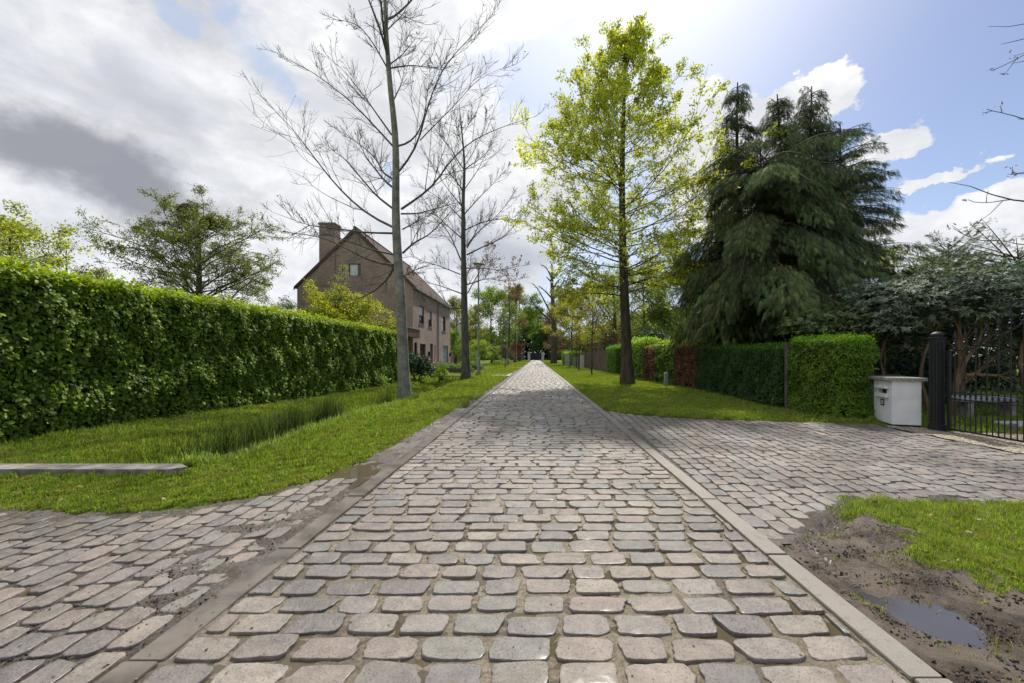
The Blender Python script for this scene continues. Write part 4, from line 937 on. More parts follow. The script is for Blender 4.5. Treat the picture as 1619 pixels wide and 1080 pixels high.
for i_, (x, y, lab) in enumerate(((-3.8, 27.3, 'tall grey street lamp nearest the viewer, just behind the second bare tree'), (-4.05, 58.5, 'grey street lamp second in the row, standing past the low planter walls'), (-4.15, 89, 'grey street lamp third in the row, beside the copper tree'), (-4.1, 124, 'grey street lamp fourth in the row, second to last before the gateway'), (-4.2, 150, 'smallest and farthest grey street lamp, nearest the dark gateway'))):
    if i_ == 0: rt = l0
    else:
        rt = l0.copy(); C.objects.link(rt)
        for ch in l0.children: c_ = ch.copy(); C.objects.link(c_); c_.parent = rt
    rt.location = (x, y, 0); rt['label'] = lab

# ------------------------------------------------------------------ house
def mat_brick(name, c1, c2, mortar, sx=1.0):
    m, nt, b = new_mat(name); v = geo_pos(nt); sp = nt.nodes.new('ShaderNodeSeparateXYZ'); L(nt, v, sp.inputs[0])
    cb = nt.nodes.new('ShaderNodeCombineXYZ'); L(nt, mth(nt, 'ADD', sp.outputs[0], sp.outputs[1]), cb.inputs[0]); L(nt, sp.outputs[2], cb.inputs[1])
    br = nt.nodes.new('ShaderNodeTexBrick'); L(nt, cb.outputs[0], br.inputs['Vector']); br.inputs['Scale'].default_value = 1; br.inputs['Brick Width'].default_value = .30; br.inputs['Row Height'].default_value = .11
    br.inputs['Mortar Size'].default_value = .012; br.inputs['Color1'].default_value = (*c1, 1); br.inputs['Color2'].default_value = (*c2, 1); br.inputs['Mortar'].default_value = (*mortar, 1)
    f, _ = noise(nt, v, .6, 6, .6); g, _ = noise(nt, v, 6, 5, .7)
    c = mix(nt, 1.0, br.outputs['Color'], mix(nt, mr(nt, f, .3, .7, 0, 1), (.80, .79, .78), (1.1, 1.08, 1.05)), 'MULTIPLY'); c = mix(nt, 1.0, c, mix(nt, mr(nt, g, .3, .7, 0, 1), (.8, .8, .8), (1.12, 1.12, 1.12)), 'MULTIPLY')
    L(nt, c, b.inputs['Base Color']); b.inputs['Roughness'].default_value = .9; bump(nt, br.outputs['Fac'], b, .5, .01).invert = True; return m
M['brick'] = mat_brick('pinkish_brown_brick', (.35, .235, .19), (.28, .19, .155), (.38, .33, .29))
M['brick_d'] = mat_brick('dark_brick', (.07, .05, .045), (.05, .04, .04), (.12, .11, .10))
def mat_tile():
    m, nt, b = new_mat('clay_roof_tile'); v = geo_pos(nt); sp = nt.nodes.new('ShaderNodeSeparateXYZ'); L(nt, v, sp.inputs[0])
    cb = nt.nodes.new('ShaderNodeCombineXYZ'); L(nt, sp.outputs[1], cb.inputs[0]); L(nt, sp.outputs[2], cb.inputs[1])
    br = nt.nodes.new('ShaderNodeTexBrick'); L(nt, cb.outputs[0], br.inputs['Vector']); br.inputs['Scale'].default_value = 1; br.inputs['Brick Width'].default_value = .24; br.inputs['Row Height'].default_value = .22; br.inputs['Mortar Size'].default_value = .018
    br.inputs['Color1'].default_value = (.13, .085, .068, 1); br.inputs['Color2'].default_value = (.09, .06, .052, 1); br.inputs['Mortar'].default_value = (.035, .025, .022, 1)
    f, _ = noise(nt, v, 1.5, 6, .7); c = mix(nt, mr(nt, f, .5, .72, 0, .5), br.outputs['Color'], (.14, .13, .09)); L(nt, c, b.inputs['Base Color']); b.inputs['Roughness'].default_value = .92; b.inputs['Specular IOR Level'].default_value = .15
    bump(nt, br.outputs['Fac'], b, .8, .03).invert = True; return m
M['tile'] = mat_tile(); M['frame_brown'] = mat_simple('dark_red_brown_wood', (.075, .022, .016), .5, 0, .2, 4, .2); M['trim'] = mat_simple('brown_fascia', (.13, .05, .035), .55, 0, .25, 2, .2)
M['glass'] = mat_water('window_glass', (.03, .035, .04), .03, 0, .6); M['curtain'] = mat_simple('pale_blind', (.62, .64, .66), .8, 0, .05, 4, .1); M['door_blue'] = mat_simple('blue_grey_door', (.16, .22, .27), .5, 0, .1, 3, .1)
hl = np.array([-14.5, 40.2, 0]); hs = empty('brick_house', hl, 'pinkish brown brick house with a steep tiled gable roof and big chimney', 'house')
HX0, HX1, HY0, HY1, EZ, RZ = -19.15, -9.85, 33.0, 47.4, 6.85, 11.35; RX = (HX0 + HX1) / 2
holes = [(34.7, 36.3, 4.1, 5.65), (37.7, 39.0, 4.05, 5.5), (43.2, 44.9, 4.0, 5.6), (33.35, 34.2, 1.1, 2.45), (35.0, 36.8, 1.1, 2.4), (38.3, 39.45, .05, 2.5), (40.0, 40.4, 1.2, 2.4), (43.7, 46.2, .05, 2.5)]
def wall_x(mb, x, y0, y1, z0, z1, holes, depth=.18):
    Y = sorted({y0, y1, *[h[0] for h in holes], *[h[1] for h in holes]}); Zs = sorted({z0, z1, *[h[2] for h in holes], *[h[3] for h in holes]})
    for i in range(len(Y) - 1):
        for j in range(len(Zs) - 1):
            yc, zc = (Y[i] + Y[i+1]) / 2, (Zs[j] + Zs[j+1]) / 2
            if any(h[0] < yc < h[1] and h[2] < zc < h[3] for h in holes): continue
            mb.add([(x, Y[i], Zs[j]), (x, Y[i+1], Zs[j]), (x, Y[i+1], Zs[j+1]), (x, Y[i], Zs[j+1])], [np.array([(0, 1, 2, 3)])])
    for a, b, c, d in holes:
        V = [(x, a, c), (x, b, c), (x, b, d), (x, a, d), (x - depth, a, c), (x - depth, b, c), (x - depth, b, d), (x - depth, a, d)]
        mb.add(V, [np.array([(0, 4, 5, 1), (1, 5, 6, 2), (2, 6, 7, 3), (3, 7, 4, 0)])])
mb = MB(); wall_x(mb, HX1, HY0, HY1, -.2, EZ + .1, holes)
mb.add([(HX0, HY0, -.2), (HX0, HY1, -.2), (HX0, HY1, EZ + .1), (HX0, HY0, EZ + .1)], [np.array([(0, 1, 2, 3)])])
sl_ = (RZ - EZ) / (RX - HX0); zx = lambda x: EZ + .1 + sl_ * (min(x - HX0, HX1 - x))
gh = (-15.0, -14.05, 7.75, 8.75)
def gable(mb, y, hole=None):
    A = [(HX0, y, -.2), (HX1, y, -.2), (HX1, y, EZ + .1), (HX0, y, EZ + .1)]; mb.add(A, [np.array([(0, 1, 2, 3)])])
    xa = lambda z: HX0 + (z - EZ - .1) / sl_; xb = lambda z: HX1 - (z - EZ - .1) / sl_; top = EZ + .1 + sl_ * (RX - HX0)
    def band(z0, z1, l0, l1, r0, r1): mb.add([(l0, y, z0), (r0, y, z0), (r1, y, z1), (l1, y, z1)], [np.array([(0, 1, 2, 3)])])
    if hole is None: mb.add([(HX0, y, EZ + .1), (HX1, y, EZ + .1), (RX, y, top)], [np.array([(0, 1, 2)])]); return
    a, b, c, d = hole
    band(EZ + .1, c, HX0, xa(c), HX1, xb(c)); band(c, d, xa(c), xa(d), a, a); band(c, d, b, b, xb(c), xb(d))
    mb.add([(xa(d), y, d), (xb(d), y, d), (RX, y, top)], [np.array([(0, 1, 2)])])
    V = [(a, y, c), (b, y, c), (b, y, d), (a, y, d), (a, y + .15, c), (b, y + .15, c), (b, y + .15, d), (a, y + .15, d)]; mb.add(V, [np.array([(0, 1, 5, 4), (1, 2, 6, 5), (2, 3, 7, 6), (3, 0, 4, 7)])])
gable(mb, HY0, gh); gable(mb, HY1); mb.build('wall', M['brick'], hs, loc=hl)
# roof slabs
mb = MB(); ov = .22; yr0, yr1 = HY0 - .08, HY1 + .1; t_ = .16
for sgn in (-1, 1):
    ex = RX + sgn * ((HX1 - HX0) / 2 + ov); ez = EZ + .1 - sl_ * ov; rz = EZ + .1 + sl_ * (HX1 - HX0) / 2
    mb.prism([(RX, rz + .02), (ex, ez + .02), (ex, ez + .02 + t_), (RX, rz + .02 + t_ + .04)], yr0, yr1)
rf = mb.build('roof', M['tile'], hs, loc=hl)
mb = MB(); mb.tube([(RX, yr0 - .02, rz + .2), (RX, yr1, rz + .2)], .11, 8)
mb.build('ridge_tile', M['tile'], rf, loc=None if False else hl)
mb = MB()
for sgn in (-1, 1):
    ex = RX + sgn * ((HX1 - HX0) / 2 + ov); mb.prism([(RX, rz - .14), (ex, ez - .14), (ex, ez + .1), (RX, rz + .12)], yr0 - .05, yr0 - .003)
mb.build('verge_board', M['frame_brown'], rf, loc=hl)
mb = MB(); mb.box(HX1 + .13, HX1 + .26, yr0, yr1, ez + .0, ez + .12, .02); mb.build('gutter', M['galv'], rf, loc=hl)
mb = MB(); mb.box(-17.35, -16.1, 32.93, 33.9, 7.0, 11.9); mb.box(-17.42, -16.03, 32.86, 33.97, 11.9, 12.02, .02); mb.build('chimney', M['brick'], hs, loc=hl)
MB().tube([(HX1 + .07, 41.3, 0), (HX1 + .07, 41.3, ez + .05)], .055, 10).build('downpipe', M['galv'], hs, loc=hl)
def window(y0, y1, z0, z1, x, blind=.0, door=False, fr='frame_brown'):
    t = .07; mb = MB()
    for b in ((y0, y0 + t, z0, z1), (y1 - t, y1, z0, z1), (y0 + t, y1 - t, z0, z0 + t), (y0 + t, y1 - t, z1 - t, z1)): mb.box(x, x + .06, b[0], b[1], b[2], b[3])
    f = mb.build('window', M[fr], hs, loc=hl); MB().box(x + .01, x + .02, y0 + t, y1 - t, z0 + t, z1 - t).build('pane', M['glass'], f, loc=hl)
    if blind: MB().box(x + .021, x + .026, y0 + t, y1 - t, z1 - t - (z1 - z0 - 2 * t) * blind, z1 - t).build('blind', M['curtain'], f, loc=hl)
    MB().box(x + .02, x + .22, y0 - .05, y1 + .05, z0 - .06, z0 - .003, .006).build('sill', M['concrete'], f, loc=hl)
xw = HX1 - .16
window(*holes[0], xw, .5); window(*holes[1], xw, .5); window(*holes[2], xw, 0); window(*holes[3], xw); window(*holes[4], xw); window(*holes[6], xw)
def door(y0, y1, z0, z1, x, mat, lab):
    d = MB().box(x, x + .05, y0, y1, z0, z1); n = 4
    for k in range(n): d.box(x + .051, x + .064, y0 + .12, y1 - .12, z0 + .12 + k * (z1 - z0 - .2) / n, z0 + .12 + (k + .82) * (z1 - z0 - .2) / n)
    o = d.build('door', mat, hs, loc=hl); o['label'] = lab; MB().box(x + .065, x + .11, y0 + .05, y0 + .08, z0 + 1.0, z0 + 1.15).build('handle', M['galv'], o, loc=hl)
door(*holes[5], xw, M['frame_brown'], 'dark red front door'); door(*holes[7], xw, M['door_blue'], 'blue-grey side door')
f = MB().box(gh[0], gh[0] + .06, HY0 + .08, HY0 + .14, gh[2], gh[3]).box(gh[1] - .06, gh[1], HY0 + .08, HY0 + .14, gh[2], gh[3]).box(gh[0] + .06, gh[1] - .06, HY0 + .08, HY0 + .14, gh[2], gh[2] + .06).box(gh[0] + .06, gh[1] - .06, HY0 + .08, HY0 + .14, gh[3] - .06, gh[3]).build('window', M['frame_brown'], hs, loc=hl)
MB().box(gh[0] + .06, gh[1] - .06, HY0 + .11, HY0 + .12, gh[2] + .06, gh[3] - .06).build('pane', M['glass'], f, loc=hl); MB().box(gh[0] + .06, gh[1] - .28, HY0 + .10, HY0 + .108, gh[2] + .06, gh[3] - .06).build('blind', M['curtain'], f, loc=hl)
mb = MB(); mb.box(-14.6, -9.3, 29.9, 32.99, 2.75, 3.38, .02); cn = mb.build('canopy', M['trim'], hs, loc=hl); MB().box(-14.66, -9.24, 29.84, 33.02 - .04, 3.381, 3.44, .01).build('canopy_edge', M['galv'], cn, loc=hl)
for x in (-14.3, -9.6): MB().box(x - .07, x + .07, 30.1, 30.24, -.1, 2.75).build('canopy_post', M['frame_brown'], hs, loc=hl)
for y in (37.6, 46.9): MB().box(HX1 + .003, HX1 + .18, y, y + .3, 1.35, 1.75, .02).build('mailbox', M['black'], hs, loc=hl)

fh = np.array([-15.2, 66, 0]); fho = empty('far_house', fh, 'low house with a dark grey roof beyond the brick house', 'house')
MB().box(-19.5, -11.0, 62, 70, -.2, 3.6).build('wall', M['brick'], fho, loc=fh)
MB().prism([(61.7, 3.4), (66, 6.6), (70.3, 3.4), (70.3, 3.6), (66, 6.85), (61.7, 3.6)], -19.8, -10.8, 'x').build('roof', mat_simple('slate', (.06, .06, .068), .6, 0, .2, 6, .3), fho, loc=fh)
def planter(x0, x1, y0, y1, h, lab):
    c_ = np.array([(x0 + x1) / 2, (y0 + y1) / 2, 0]); e = empty('planter_wall', c_, lab, 'low wall'); mb = MB()
    mb.box(x0, x1, y0, y0 + .12, -.1, h); mb.box(x0, x1, y1 - .12, y1, -.1, h); mb.box(x0, x0 + .12, y0 + .12, y1 - .12, -.1, h); mb.box(x1 - .12, x1, y0 + .12, y1 - .12, -.1, h); mb.build('wall', M['brick_d'], e, loc=c_)
    MB().box(x0 + .12, x1 - .12, y0 + .12, y1 - .12, -.1, h - .06).build('soil', M['mud'], e, loc=c_)
planter(-8.0, -4.9, 31.2, 33.0, .38, 'low dark brick planter wall nearest the second bare tree'); planter(-7.6, -5.0, 37.5, 39.5, .40, 'low dark brick planter wall farther back along the house front')

# end gateway
ge = np.array([.1, 160, 0]); gw = empty('driveway_gate', ge, 'dark closed double gate between two pale pillars at the far end of the road', 'gate')
for x0, x1 in ((-1.9, -.02), (.02, 2.1)):
    mb = MB(); mb.box(x0, x1, 159.95, 160.05, .08, 2.9)
    for k in range(8): mb.box(x0 + .05 + k * (x1 - x0 - .1) / 8, x0 + .02 + (k + 1) * (x1 - x0 - .1) / 8, 159.92, 159.948, .15, 2.8)
    mb.build('gate_leaf', M['black'], gw, loc=ge)
M['render_pale'] = mat_simple('pale_render', (.50, .48, .46), .8)
for x, l_ in ((-2.6, 'pale square pillar on the lamp side of the far gateway'), (2.75, 'pale square pillar on the tree side of the far gateway')):
    c_ = np.array([x, 160, 0]); e = empty('gateway_pillar', c_, l_, 'pillar', 'pillars of the far gateway'); MB().box(x - .5, x + .5, 159.5, 160.5, -.1, 3.1, .02).build('shaft', M['render_pale'], e, loc=c_); MB().box(x - .6, x + .6, 159.4, 160.6, 3.101, 3.3, .03).build('cap', M['lichen'], e, loc=c_)
mb = MB(); mb.box(-5.0, -4.4, 141.0, 141.7, .0, 1.0, .03); mb.box(-5.05, -4.35, 140.95, 141.75, 1.001, 1.08, .02); tag(mb.build('wheelie_bin', M['black'], loc=np.array([-4.7, 141.3, 0])), 'dark wheeled bin beside the far gateway', 'bin')
# woven fence on the right and small posts by it
M['wattle'] = mat_bark('grey_brushwood', (.24, .20, .17), (.09, .07, .06), 30, .06, .8)
wf = np.array([5.85, 42, 0]); we = empty('brushwood_fence', wf, 'grey brushwood fence running behind the young trees', 'fence')
mb = MB(); r = np.random.RandomState(3); V = []; Q = []
for k in range(420):
    y = 33.6 + 20.4 * k / 420; h_ = 1.75 + r.randn() * .07; x = 5.82 + r.randn() * .025; mb.tube([(x, y, -.05), (x + r.randn() * .03, y + r.randn() * .03, h_)], .028, 4, False)
mb.build('brushwood', M['wattle'], we, loc=wf)
for k in range(6): MB().box(5.9, 5.98, 33.7 + k * 4, 33.78 + k * 4, -.1, 1.85).build('post', M['wood_dark'], we, loc=wf)
def cabinet(x, y, w, h, lab, name='utility_cabinet', mat='render_pale', cat='cabinet'):
    c_ = np.array([x, y, 0]); e = empty(name, c_, lab, cat); MB().box(x - w/2, x + w/2, y - .2, y + .2, -.05, h, .02).build('body', M[mat], e, loc=c_); MB().box(x - w/2 - .03, x + w/2 + .03, y - .23, y + .23, h + .001, h + .06, .015).build('lid', M['lichen'], e, loc=c_)
cabinet(4.95, 43.5, .32, 1.45, 'pale square post nearest the viewer in front of the brushwood fence', 'gate_pillar', cat='pillar'); cabinet(5.35, 47.5, .35, 1.4, 'second pale square post in front of the brushwood fence', 'gate_pillar', cat='pillar')
cabinet(5.2, 52, .9, 1.2, 'wide grey cabinet by the brushwood fence', mat='galv'); cabinet(4.7, 60, .8, 1.6, 'pale leaning panel box between the far young trees', mat='render_pale')

# ------------------------------------------------------------------ more trees
OL = [(.13, .16, .045), (.18, .21, .055), (.10, .12, .035), (.21, .24, .06)]
wl = leafy('willow_tree', 'spreading olive-green tree with two birds\' nests far behind the left hedge', (-24.6, 30, 0), 11.4, 5.2, 3.2, 501, .115, 15, OL, M['bark_grey'], r0=.4, n1=52, c2=9, c3=8, up=.25, upv=.7, droop=.02, flatn=.2, lmin=.8, wander=.13, twig=.02, mx=.35, jit=.12)
for p_, s_, l_ in ((at(296, 334, 30), .62, 'dark round bird nest higher in the olive-green tree'), (at(331, 353, 30), .5, 'smaller dark bird nest lower to the right in the olive-green tree')):
    r = np.random.RandomState(int(s_ * 100)); n = 420; d = nrm(r.randn(n, 3)) * np.array([1, 1, .72]); P = p_ + d * s_ * r.uniform(.5, 1, (n, 1)); T_ = np.cross(d, r.randn(n, 3)); T_ = nrm(T_) * .35; tb = Tubes()
    tb.add(np.stack([P - T_, P, P + T_], 1), np.full((n, 3), .016), 3); tag(tb.build('bird_nest', M['bark_brown'], None, p_), l_, 'nest', 'nests in the olive-green tree')
leafy('garden_tree', 'dense yellow-green tree at the left edge behind the hedge', (-25.6, 20, 0), 7.9, 2.7, 2.2, 502, .13, 8, [(.25, .28, .03), (.18, .23, .03), (.3, .33, .05)], M['bark_brown'], n1=34, c2=8, c3=6, mat='leaf_beech', flatn=.2)
leafy('garden_tree', 'thin dark sparse small tree beside the yellow-green tree at the left edge', (-27.3, 24, 0), 8.3, 1.9, 2.5, 503, .12, 3, [(.06, .08, .03), (.09, .11, .04)], M['bark_brown'], n1=16, c2=5, c3=4, flatn=.2)
leafy('garden_tree', 'small pale yellowish tree top just above the hedge left of the nest tree', (-33.5, 31, 0), 7.9, 1.7, 4, 504, .14, 7, [(.25, .24, .08), (.18, .2, .06)], M['bark_brown'], n1=18, c2=6, c3=5, flatn=.2)
leafy('maple_shrub', 'yellow-green bushy small tree in front of the brick gable', (-12.2, 25, 0), 4.7, 3.5, .6, 505, .09, 17, [(.28, .30, .02), (.20, .25, .02), (.13, .20, .02), (.33, .30, .03)], M['bark_brown'], r0=.12, n1=52, c2=9, c3=7, up=.3, upv=.6, lmin=.9, mx=.1, mat='leaf_beech', wander=.1, flatn=.4)
leafy('garden_shrub', 'darker green shrub at the foot of the gable left of the yellow-green bushy tree', (-16.6, 27.5, 0), 4.9, 2.3, .7, 506, .1, 8, [(.06, .12, .02), (.09, .16, .025)], M['bark_brown'], r0=.1, n1=24, c2=7, c3=6, lmin=.9, mx=.1)
leafy('flowering_shrub', 'slim pale blossoming shoot standing by the attic window', (-13.9, 29.5, 0), 8.2, .8, 5.0, 507, .08, 5, [(.3, .36, .12), (.22, .26, .05)], M['bark_brown'], r0=.05, n1=14, c2=4, c3=3)
GR = [(.13, .21, .035), (.18, .26, .045), (.09, .15, .03)]; CO = [(.16, .10, .07), (.20, .125, .085), (.12, .085, .055)]; YO = [(.32, .30, .035), (.25, .27, .04), (.19, .22, .04), (.36, .33, .04)]
BG = 'trees lining the far part of the road'
leafy('roadside_tree', 'broad bright green tree behind the second street lamp', (-8.4, 78, 0), 14.6, 4.8, 2.0, 511, 0.245, 9, GR, M['bark_brown'], n1=30, c2=9, c3=8, twig=.02, group=BG, lmin=.8, flatn=.3)
leafy('roadside_tree', 'tall green tree standing behind the copper tree near the far gateway', (-4.9, 122, 0), 22.5, 6.0, 3, 512, 0.36, 9, GR, M['bark_brown'], n1=30, c2=9, c3=8, twig=.03, group=BG, lmin=.8, flatn=.3)
leafy('copper_tree', 'slender copper-leaved tree between the third and second street lamps', (-4.6, 93, 0), 18.5, 2.9, 5.5, 513, 0.216, 7, CO, M['bark_brown'], n1=22, c2=8, c3=6, twig=.02, group=BG, flatn=.3)
leafy('bare_sapling', 'thin straight tree with a dark stem past the second street lamp', (-4.6, 70, 0), 15.5, 1.7, 3.5, 514, 0.13, 3, [(.2, .07, .05), (.12, .1, .05)], M['bark_brown'], r0=.17, n1=30, c2=5, c3=3, twig=.02, group=BG)
leafy('roadside_tree', 'dark green tree right behind the far gateway', (-1.5, 172, 0), 20, 9, 2.5, 515, 0.432, 12, [(.04, .09, .025), (.07, .13, .03)], M['bark_brown'], n1=34, c2=9, c3=8, twig=.03, group=BG, lmin=.9, flatn=.3)
leafy('roadside_tree', 'bare-topped grey-brown tree behind the gateway beside the dark green one', (8.5, 168, 0), 24, 8, 3, 516, 0.36, 4, [(.10, .09, .05), (.07, .08, .03)], M['bark_brown'], n1=30, c2=9, c3=8, twig=.04, group=BG, lmin=.8, flatn=.3)
for i_, (x, y, h_, cr, l_, cl_) in enumerate(((-11.6, 60, 10.5, 2.2, 'pale yellow feathery tree just past the corner of the brick house', [(.24, .24, .09), (.17, .18, .06)]), (-9.4, 64, 9.8, 2.0, 'thin pale yellow tree between the lamp pole and the broad green tree', [(.26, .25, .08), (.15, .17, .05)]), (-14.5, 74, 12.0, 3.5, 'grey-brown sparse tree above the dark roof of the far house', [(.14, .13, .07), (.1, .1, .05)]))):
    leafy('roadside_tree', l_, (x, y, 0), h_, cr, 1.0, 520 + i_, .16, 10, cl_, M['bark_brown'], n1=20, c2=8, c3=6, twig=.02, group=BG, flatn=.3)
leafy('garden_shrub', 'green shrub against the end wall of the brick house', (-10.2, 51.5, 0), 4.4, 2.2, .3, 525, 0.144, 9, [(.10, .18, .03), (.16, .24, .04)], M['bark_brown'], n1=18, c2=8, c3=7, lmin=.9, mx=.1)
leafy('garden_shrub', 'rounded bright shrub behind the nearest street lamp', (-7.6, 56, 0), 3.4, 1.9, .2, 526, 0.13, 9, [(.18, .26, .03), (.24, .30, .04)], M['bark_brown'], n1=18, c2=8, c3=7, lmin=.9, mx=.1)
leafy('garden_shrub', 'low rounded shrub in front of the broad green tree', (-6.2, 62, 0), 2.6, 1.6, .2, 527, 0.13, 9, [(.20, .28, .03), (.12, .2, .03)], M['bark_brown'], n1=18, c2=8, c3=7, lmin=.9, mx=.1)
leafy('bare_sapling', 'small dark round-headed sapling by the cross path on the left verge', (-3.55, 47.5, 0), 2.6, 1.25, .8, 528, 0.05, 6, [(.09, .085, .06), (.06, .07, .04)], M['bark_brown'], r0=.07, n1=22, c2=8, c3=6, up=.3, lmin=.9, mx=.1)
leafy('copper_shrub', 'reddish shrub near the far gateway on the lamp side', (-5.6, 118, 0), 5.5, 2.6, .3, 529, 0.216, 8, [(.22, .08, .05), (.28, .12, .06)], M['bark_brown'], n1=16, c2=8, c3=7, lmin=.9, mx=.1)
leafy('roadside_tree', 'olive-yellow leafy tree right of the lopped tree', (5.6, 63, 0), 11.8, 3.5, 2.2, 531, 0.173, 10, YO, M['bark_brown'], n1=32, c2=9, c3=8, twig=.02, group=BG, lmin=.85, flatn=.3)
leafy('roadside_tree', 'warm yellow-green tree above the woven fence', (7.0, 51, 0), 10.2, 3.5, 2.4, 532, 0.144, 10, [(.37, .35, .035), (.30, .32, .04), (.22, .25, .04)], M['bark_brown'], n1=32, c2=9, c3=8, twig=.02, group=BG, lmin=.85, flatn=.3)
leafy('roadside_tree', 'wide olive tree with thick leaning brown limbs behind the woven fence', (8.3, 43.5, 0), 9.6, 4.2, 1.2, 533, 0.13, 9, [(.27, .28, .04), (.19, .22, .04), (.33, .32, .05)], M['bark_brown'], r0=.38, n1=24, c2=7, c3=6, twig=.03, up=.7, group=BG, lmin=.9, flatn=.3, mx=.2)
leafy('roadside_tree', 'soft light green tree between the beech trunk and the dark conifers', (9.2, 35, 0), 8.8, 3.6, 1.6, 534, 0.115, 10, [(.21, .28, .05), (.15, .21, .04), (.26, .32, .06)], M['bark_brown'], n1=32, c2=9, c3=8, twig=.02, group=BG, lmin=.9, flatn=.3)
leafy('roadside_tree', 'green tree filling the gap low beside the conifers', (12.5, 34, 0), 8.0, 4.0, 1.6, 535, 0.13, 9, [(.09, .14, .03), (.13, .19, .04)], M['bark_brown'], n1=26, c2=9, c3=8, twig=.02, group=BG, lmin=.9, flatn=.3)
leafy('copper_shrub', 'dull copper-leaved bush around the foot of the lopped tree', (3.9, 88, 0), 12.5, 2.7, .8, 536, 0.216, 6, [(.14, .07, .055), (.10, .06, .045), (.12, .11, .05)], M['bark_brown'], n1=24, c2=8, c3=7, lmin=.9, mx=.1)
leafy('copper_shrub', 'purple-brown twiggy shrub behind the woven fence', (7.4, 39, 0), 3.4, 2.0, .2, 537, 0.072, 4, [(.12, .06, .06), (.16, .09, .07)], M['bark_brown'], n1=20, c2=9, c3=8, lmin=.9, mx=.1)
leafy('garden_tree', 'airy light green tree between the conifers and the small pine', (20.5, 23.5, 0), 7.6, 1.9, 2.4, 541, 0.086, 7, [(.20, .26, .05), (.15, .2, .04)], M['bark_brown'], n1=26, c2=8, c3=7, flatn=.3)
conifer('small dark pine poking above the grey-green shrub', 18.6, 18.6, 6.6, 1.5, 542, 70, 4160, z0=2.2, fl=.30, droop=-.35, hang=.05, power=.5, group=None, name='pine_tree')
conifer('flat-topped dark conifer at the right edge above the grey-green shrub', 16.6, 14.2, 5.0, 2.4, 543, 90, 8840, z0=2.4, fl=.27, droop=.15, power=.25, group=None, name='pine_tree', cols=[(.06, .09, .03), (.08, .11, .035)])
# lopped snag
r = np.random.RandomState(77); sn = np.array([3.35, 77, 0.]); se = empty('lopped_tree', sn, 'tall thick bare trunk with lopped limbs beside the road in the distance', 'tree'); tb = Tubes(); s = np.linspace(0, 1, 14)
tb.add((sn + np.stack([-.15 * s + .2 * np.sin(s * 5), 0 * s, s * 17.2 - .1], 1))[None], (.62 * (1 - .68 * s) + .03)[None], 12)
for pl in ([(876,505),(868,490),(850,455),(842,448)], [(874,512),(862,500),(845,482),(838,470)], [(875,475),(864,462),(852,452)], [(876,472),(888,460),(898,451)], [(876,470),(886,452),(893,444)], [(874,445),(869,432),(862,420),(855,419)], [(875,440),(881,430),(886,425)], [(874,448),(868,442),(864,438)], [(873,428),(873,420),(870,414)], [(875,455),(881,446),(886,441)]):
    p_ = resample(np.array([at(x, y, 77 + .4 * i) for i, (x, y) in enumerate(pl)]), 8); tb.add(p_[None], np.linspace(.2, .07, 8)[None], 6)
    P, D, Ln, R_ = spawn(r, p_[None], np.linspace(.2, .05, 8)[None], 7, .4, 40, 12, .35, rr=.3); q, qr = grow(r, P, D, Ln, np.full(len(P), .03), 4, .1, .05); tb.add(q, qr.clip(.015), 3)
tb.build('trunk', M['bark_brown'], se, sn)
# saplings on the right verge
for x, y, h_, sd, l_ in ((3.9, 28.4, 5.0, 1, 'nearest thin young tree on the right lawn strip'), (3.85, 36.6, 4.6, 2, 'second thin young tree on the right lawn strip'), (4.35, 44, 4.4, 3, 'third young tree, close before the pale posts'), (4.1, 49.5, 4.6, 4, 'fourth young tree on the right lawn strip, close to the pale panel box'), (4.0, 59, 2.0, 5, 'short dark stake-like young stem farthest down the right lawn strip')):
    leafy('young_tree', l_, (x, y, 0), h_, .7 if sd < 5 else .25, h_ * .45, 550 + sd, .07, 3, [(.25, .22, .04), (.16, .11, .06)], M['bark_brown'], r0=.055, n1=12, c2=4, c3=3, twig=.008, group='young trees on the right lawn strip', up=.7)

def bush(name, label, c, lumps, leaf, n, cols, seed, T=LEAF2, mat='leaf_soft', group=None, cat='shrub', stems=9, ns=.22, gnd=0.):
    """lumps: (x, y, z, rx, ry, rz) in world units"""
    r = np.random.RandomState(seed); c = np.array(c, float); root = empty(name, c, label, cat, group); lp = np.array(lumps, float); w = lp[:, 3] * lp[:, 5]; i = r.choice(len(lp), n, p=w / w.sum())
    d = nrm(r.randn(n, 3)); d[:, 2] = np.where(d[:, 2] < -.35, -d[:, 2], d[:, 2]); ph = np.arctan2(d[:, 1], d[:, 0])
    rr = (1 - .38 * r.rand(n) ** 1.7) * (1 + ns * waves(ph * 1.0 + i * 7, d[:, 2] * 2, seed, 1.1, 3)); P = lp[i, :3] + d * lp[i, 3:] * rr[:, None]; P[:, 2] = np.maximum(P[:, 2], gnd + .02)
    A = d * .6 + r.randn(n, 3) * .6; Nn = d + np.array([0, 0, .7]) + r.randn(n, 3) * .35; cc = pick(r, n, cols, .2) * (1 + .15 * waves(P[:, 0], P[:, 2], seed + 1, .8, 2))[:, None].clip(.6, 1.4)
    leaf_mesh('foliage', T, P, A, Nn, leaf * r.uniform(.6, 1.25, n), cc, M[mat], root, c)
    tb = Tubes(); k = stems; j = r.choice(len(lp), k); e = lp[j, :3] + r.randn(k, 3) * lp[j, 3:] * .35; b = np.repeat(c[None], k, 0) + r.randn(k, 3) * np.array([.12, .12, 0]); mid = (b + e) / 2 + r.randn(k, 3) * .1
    tb.add(np.stack([b, mid, e], 1), np.repeat(np.array([[.03, .02, .008]]), k, 0), 6); tb.build('stems', M['bark_brown'], root, c); return root
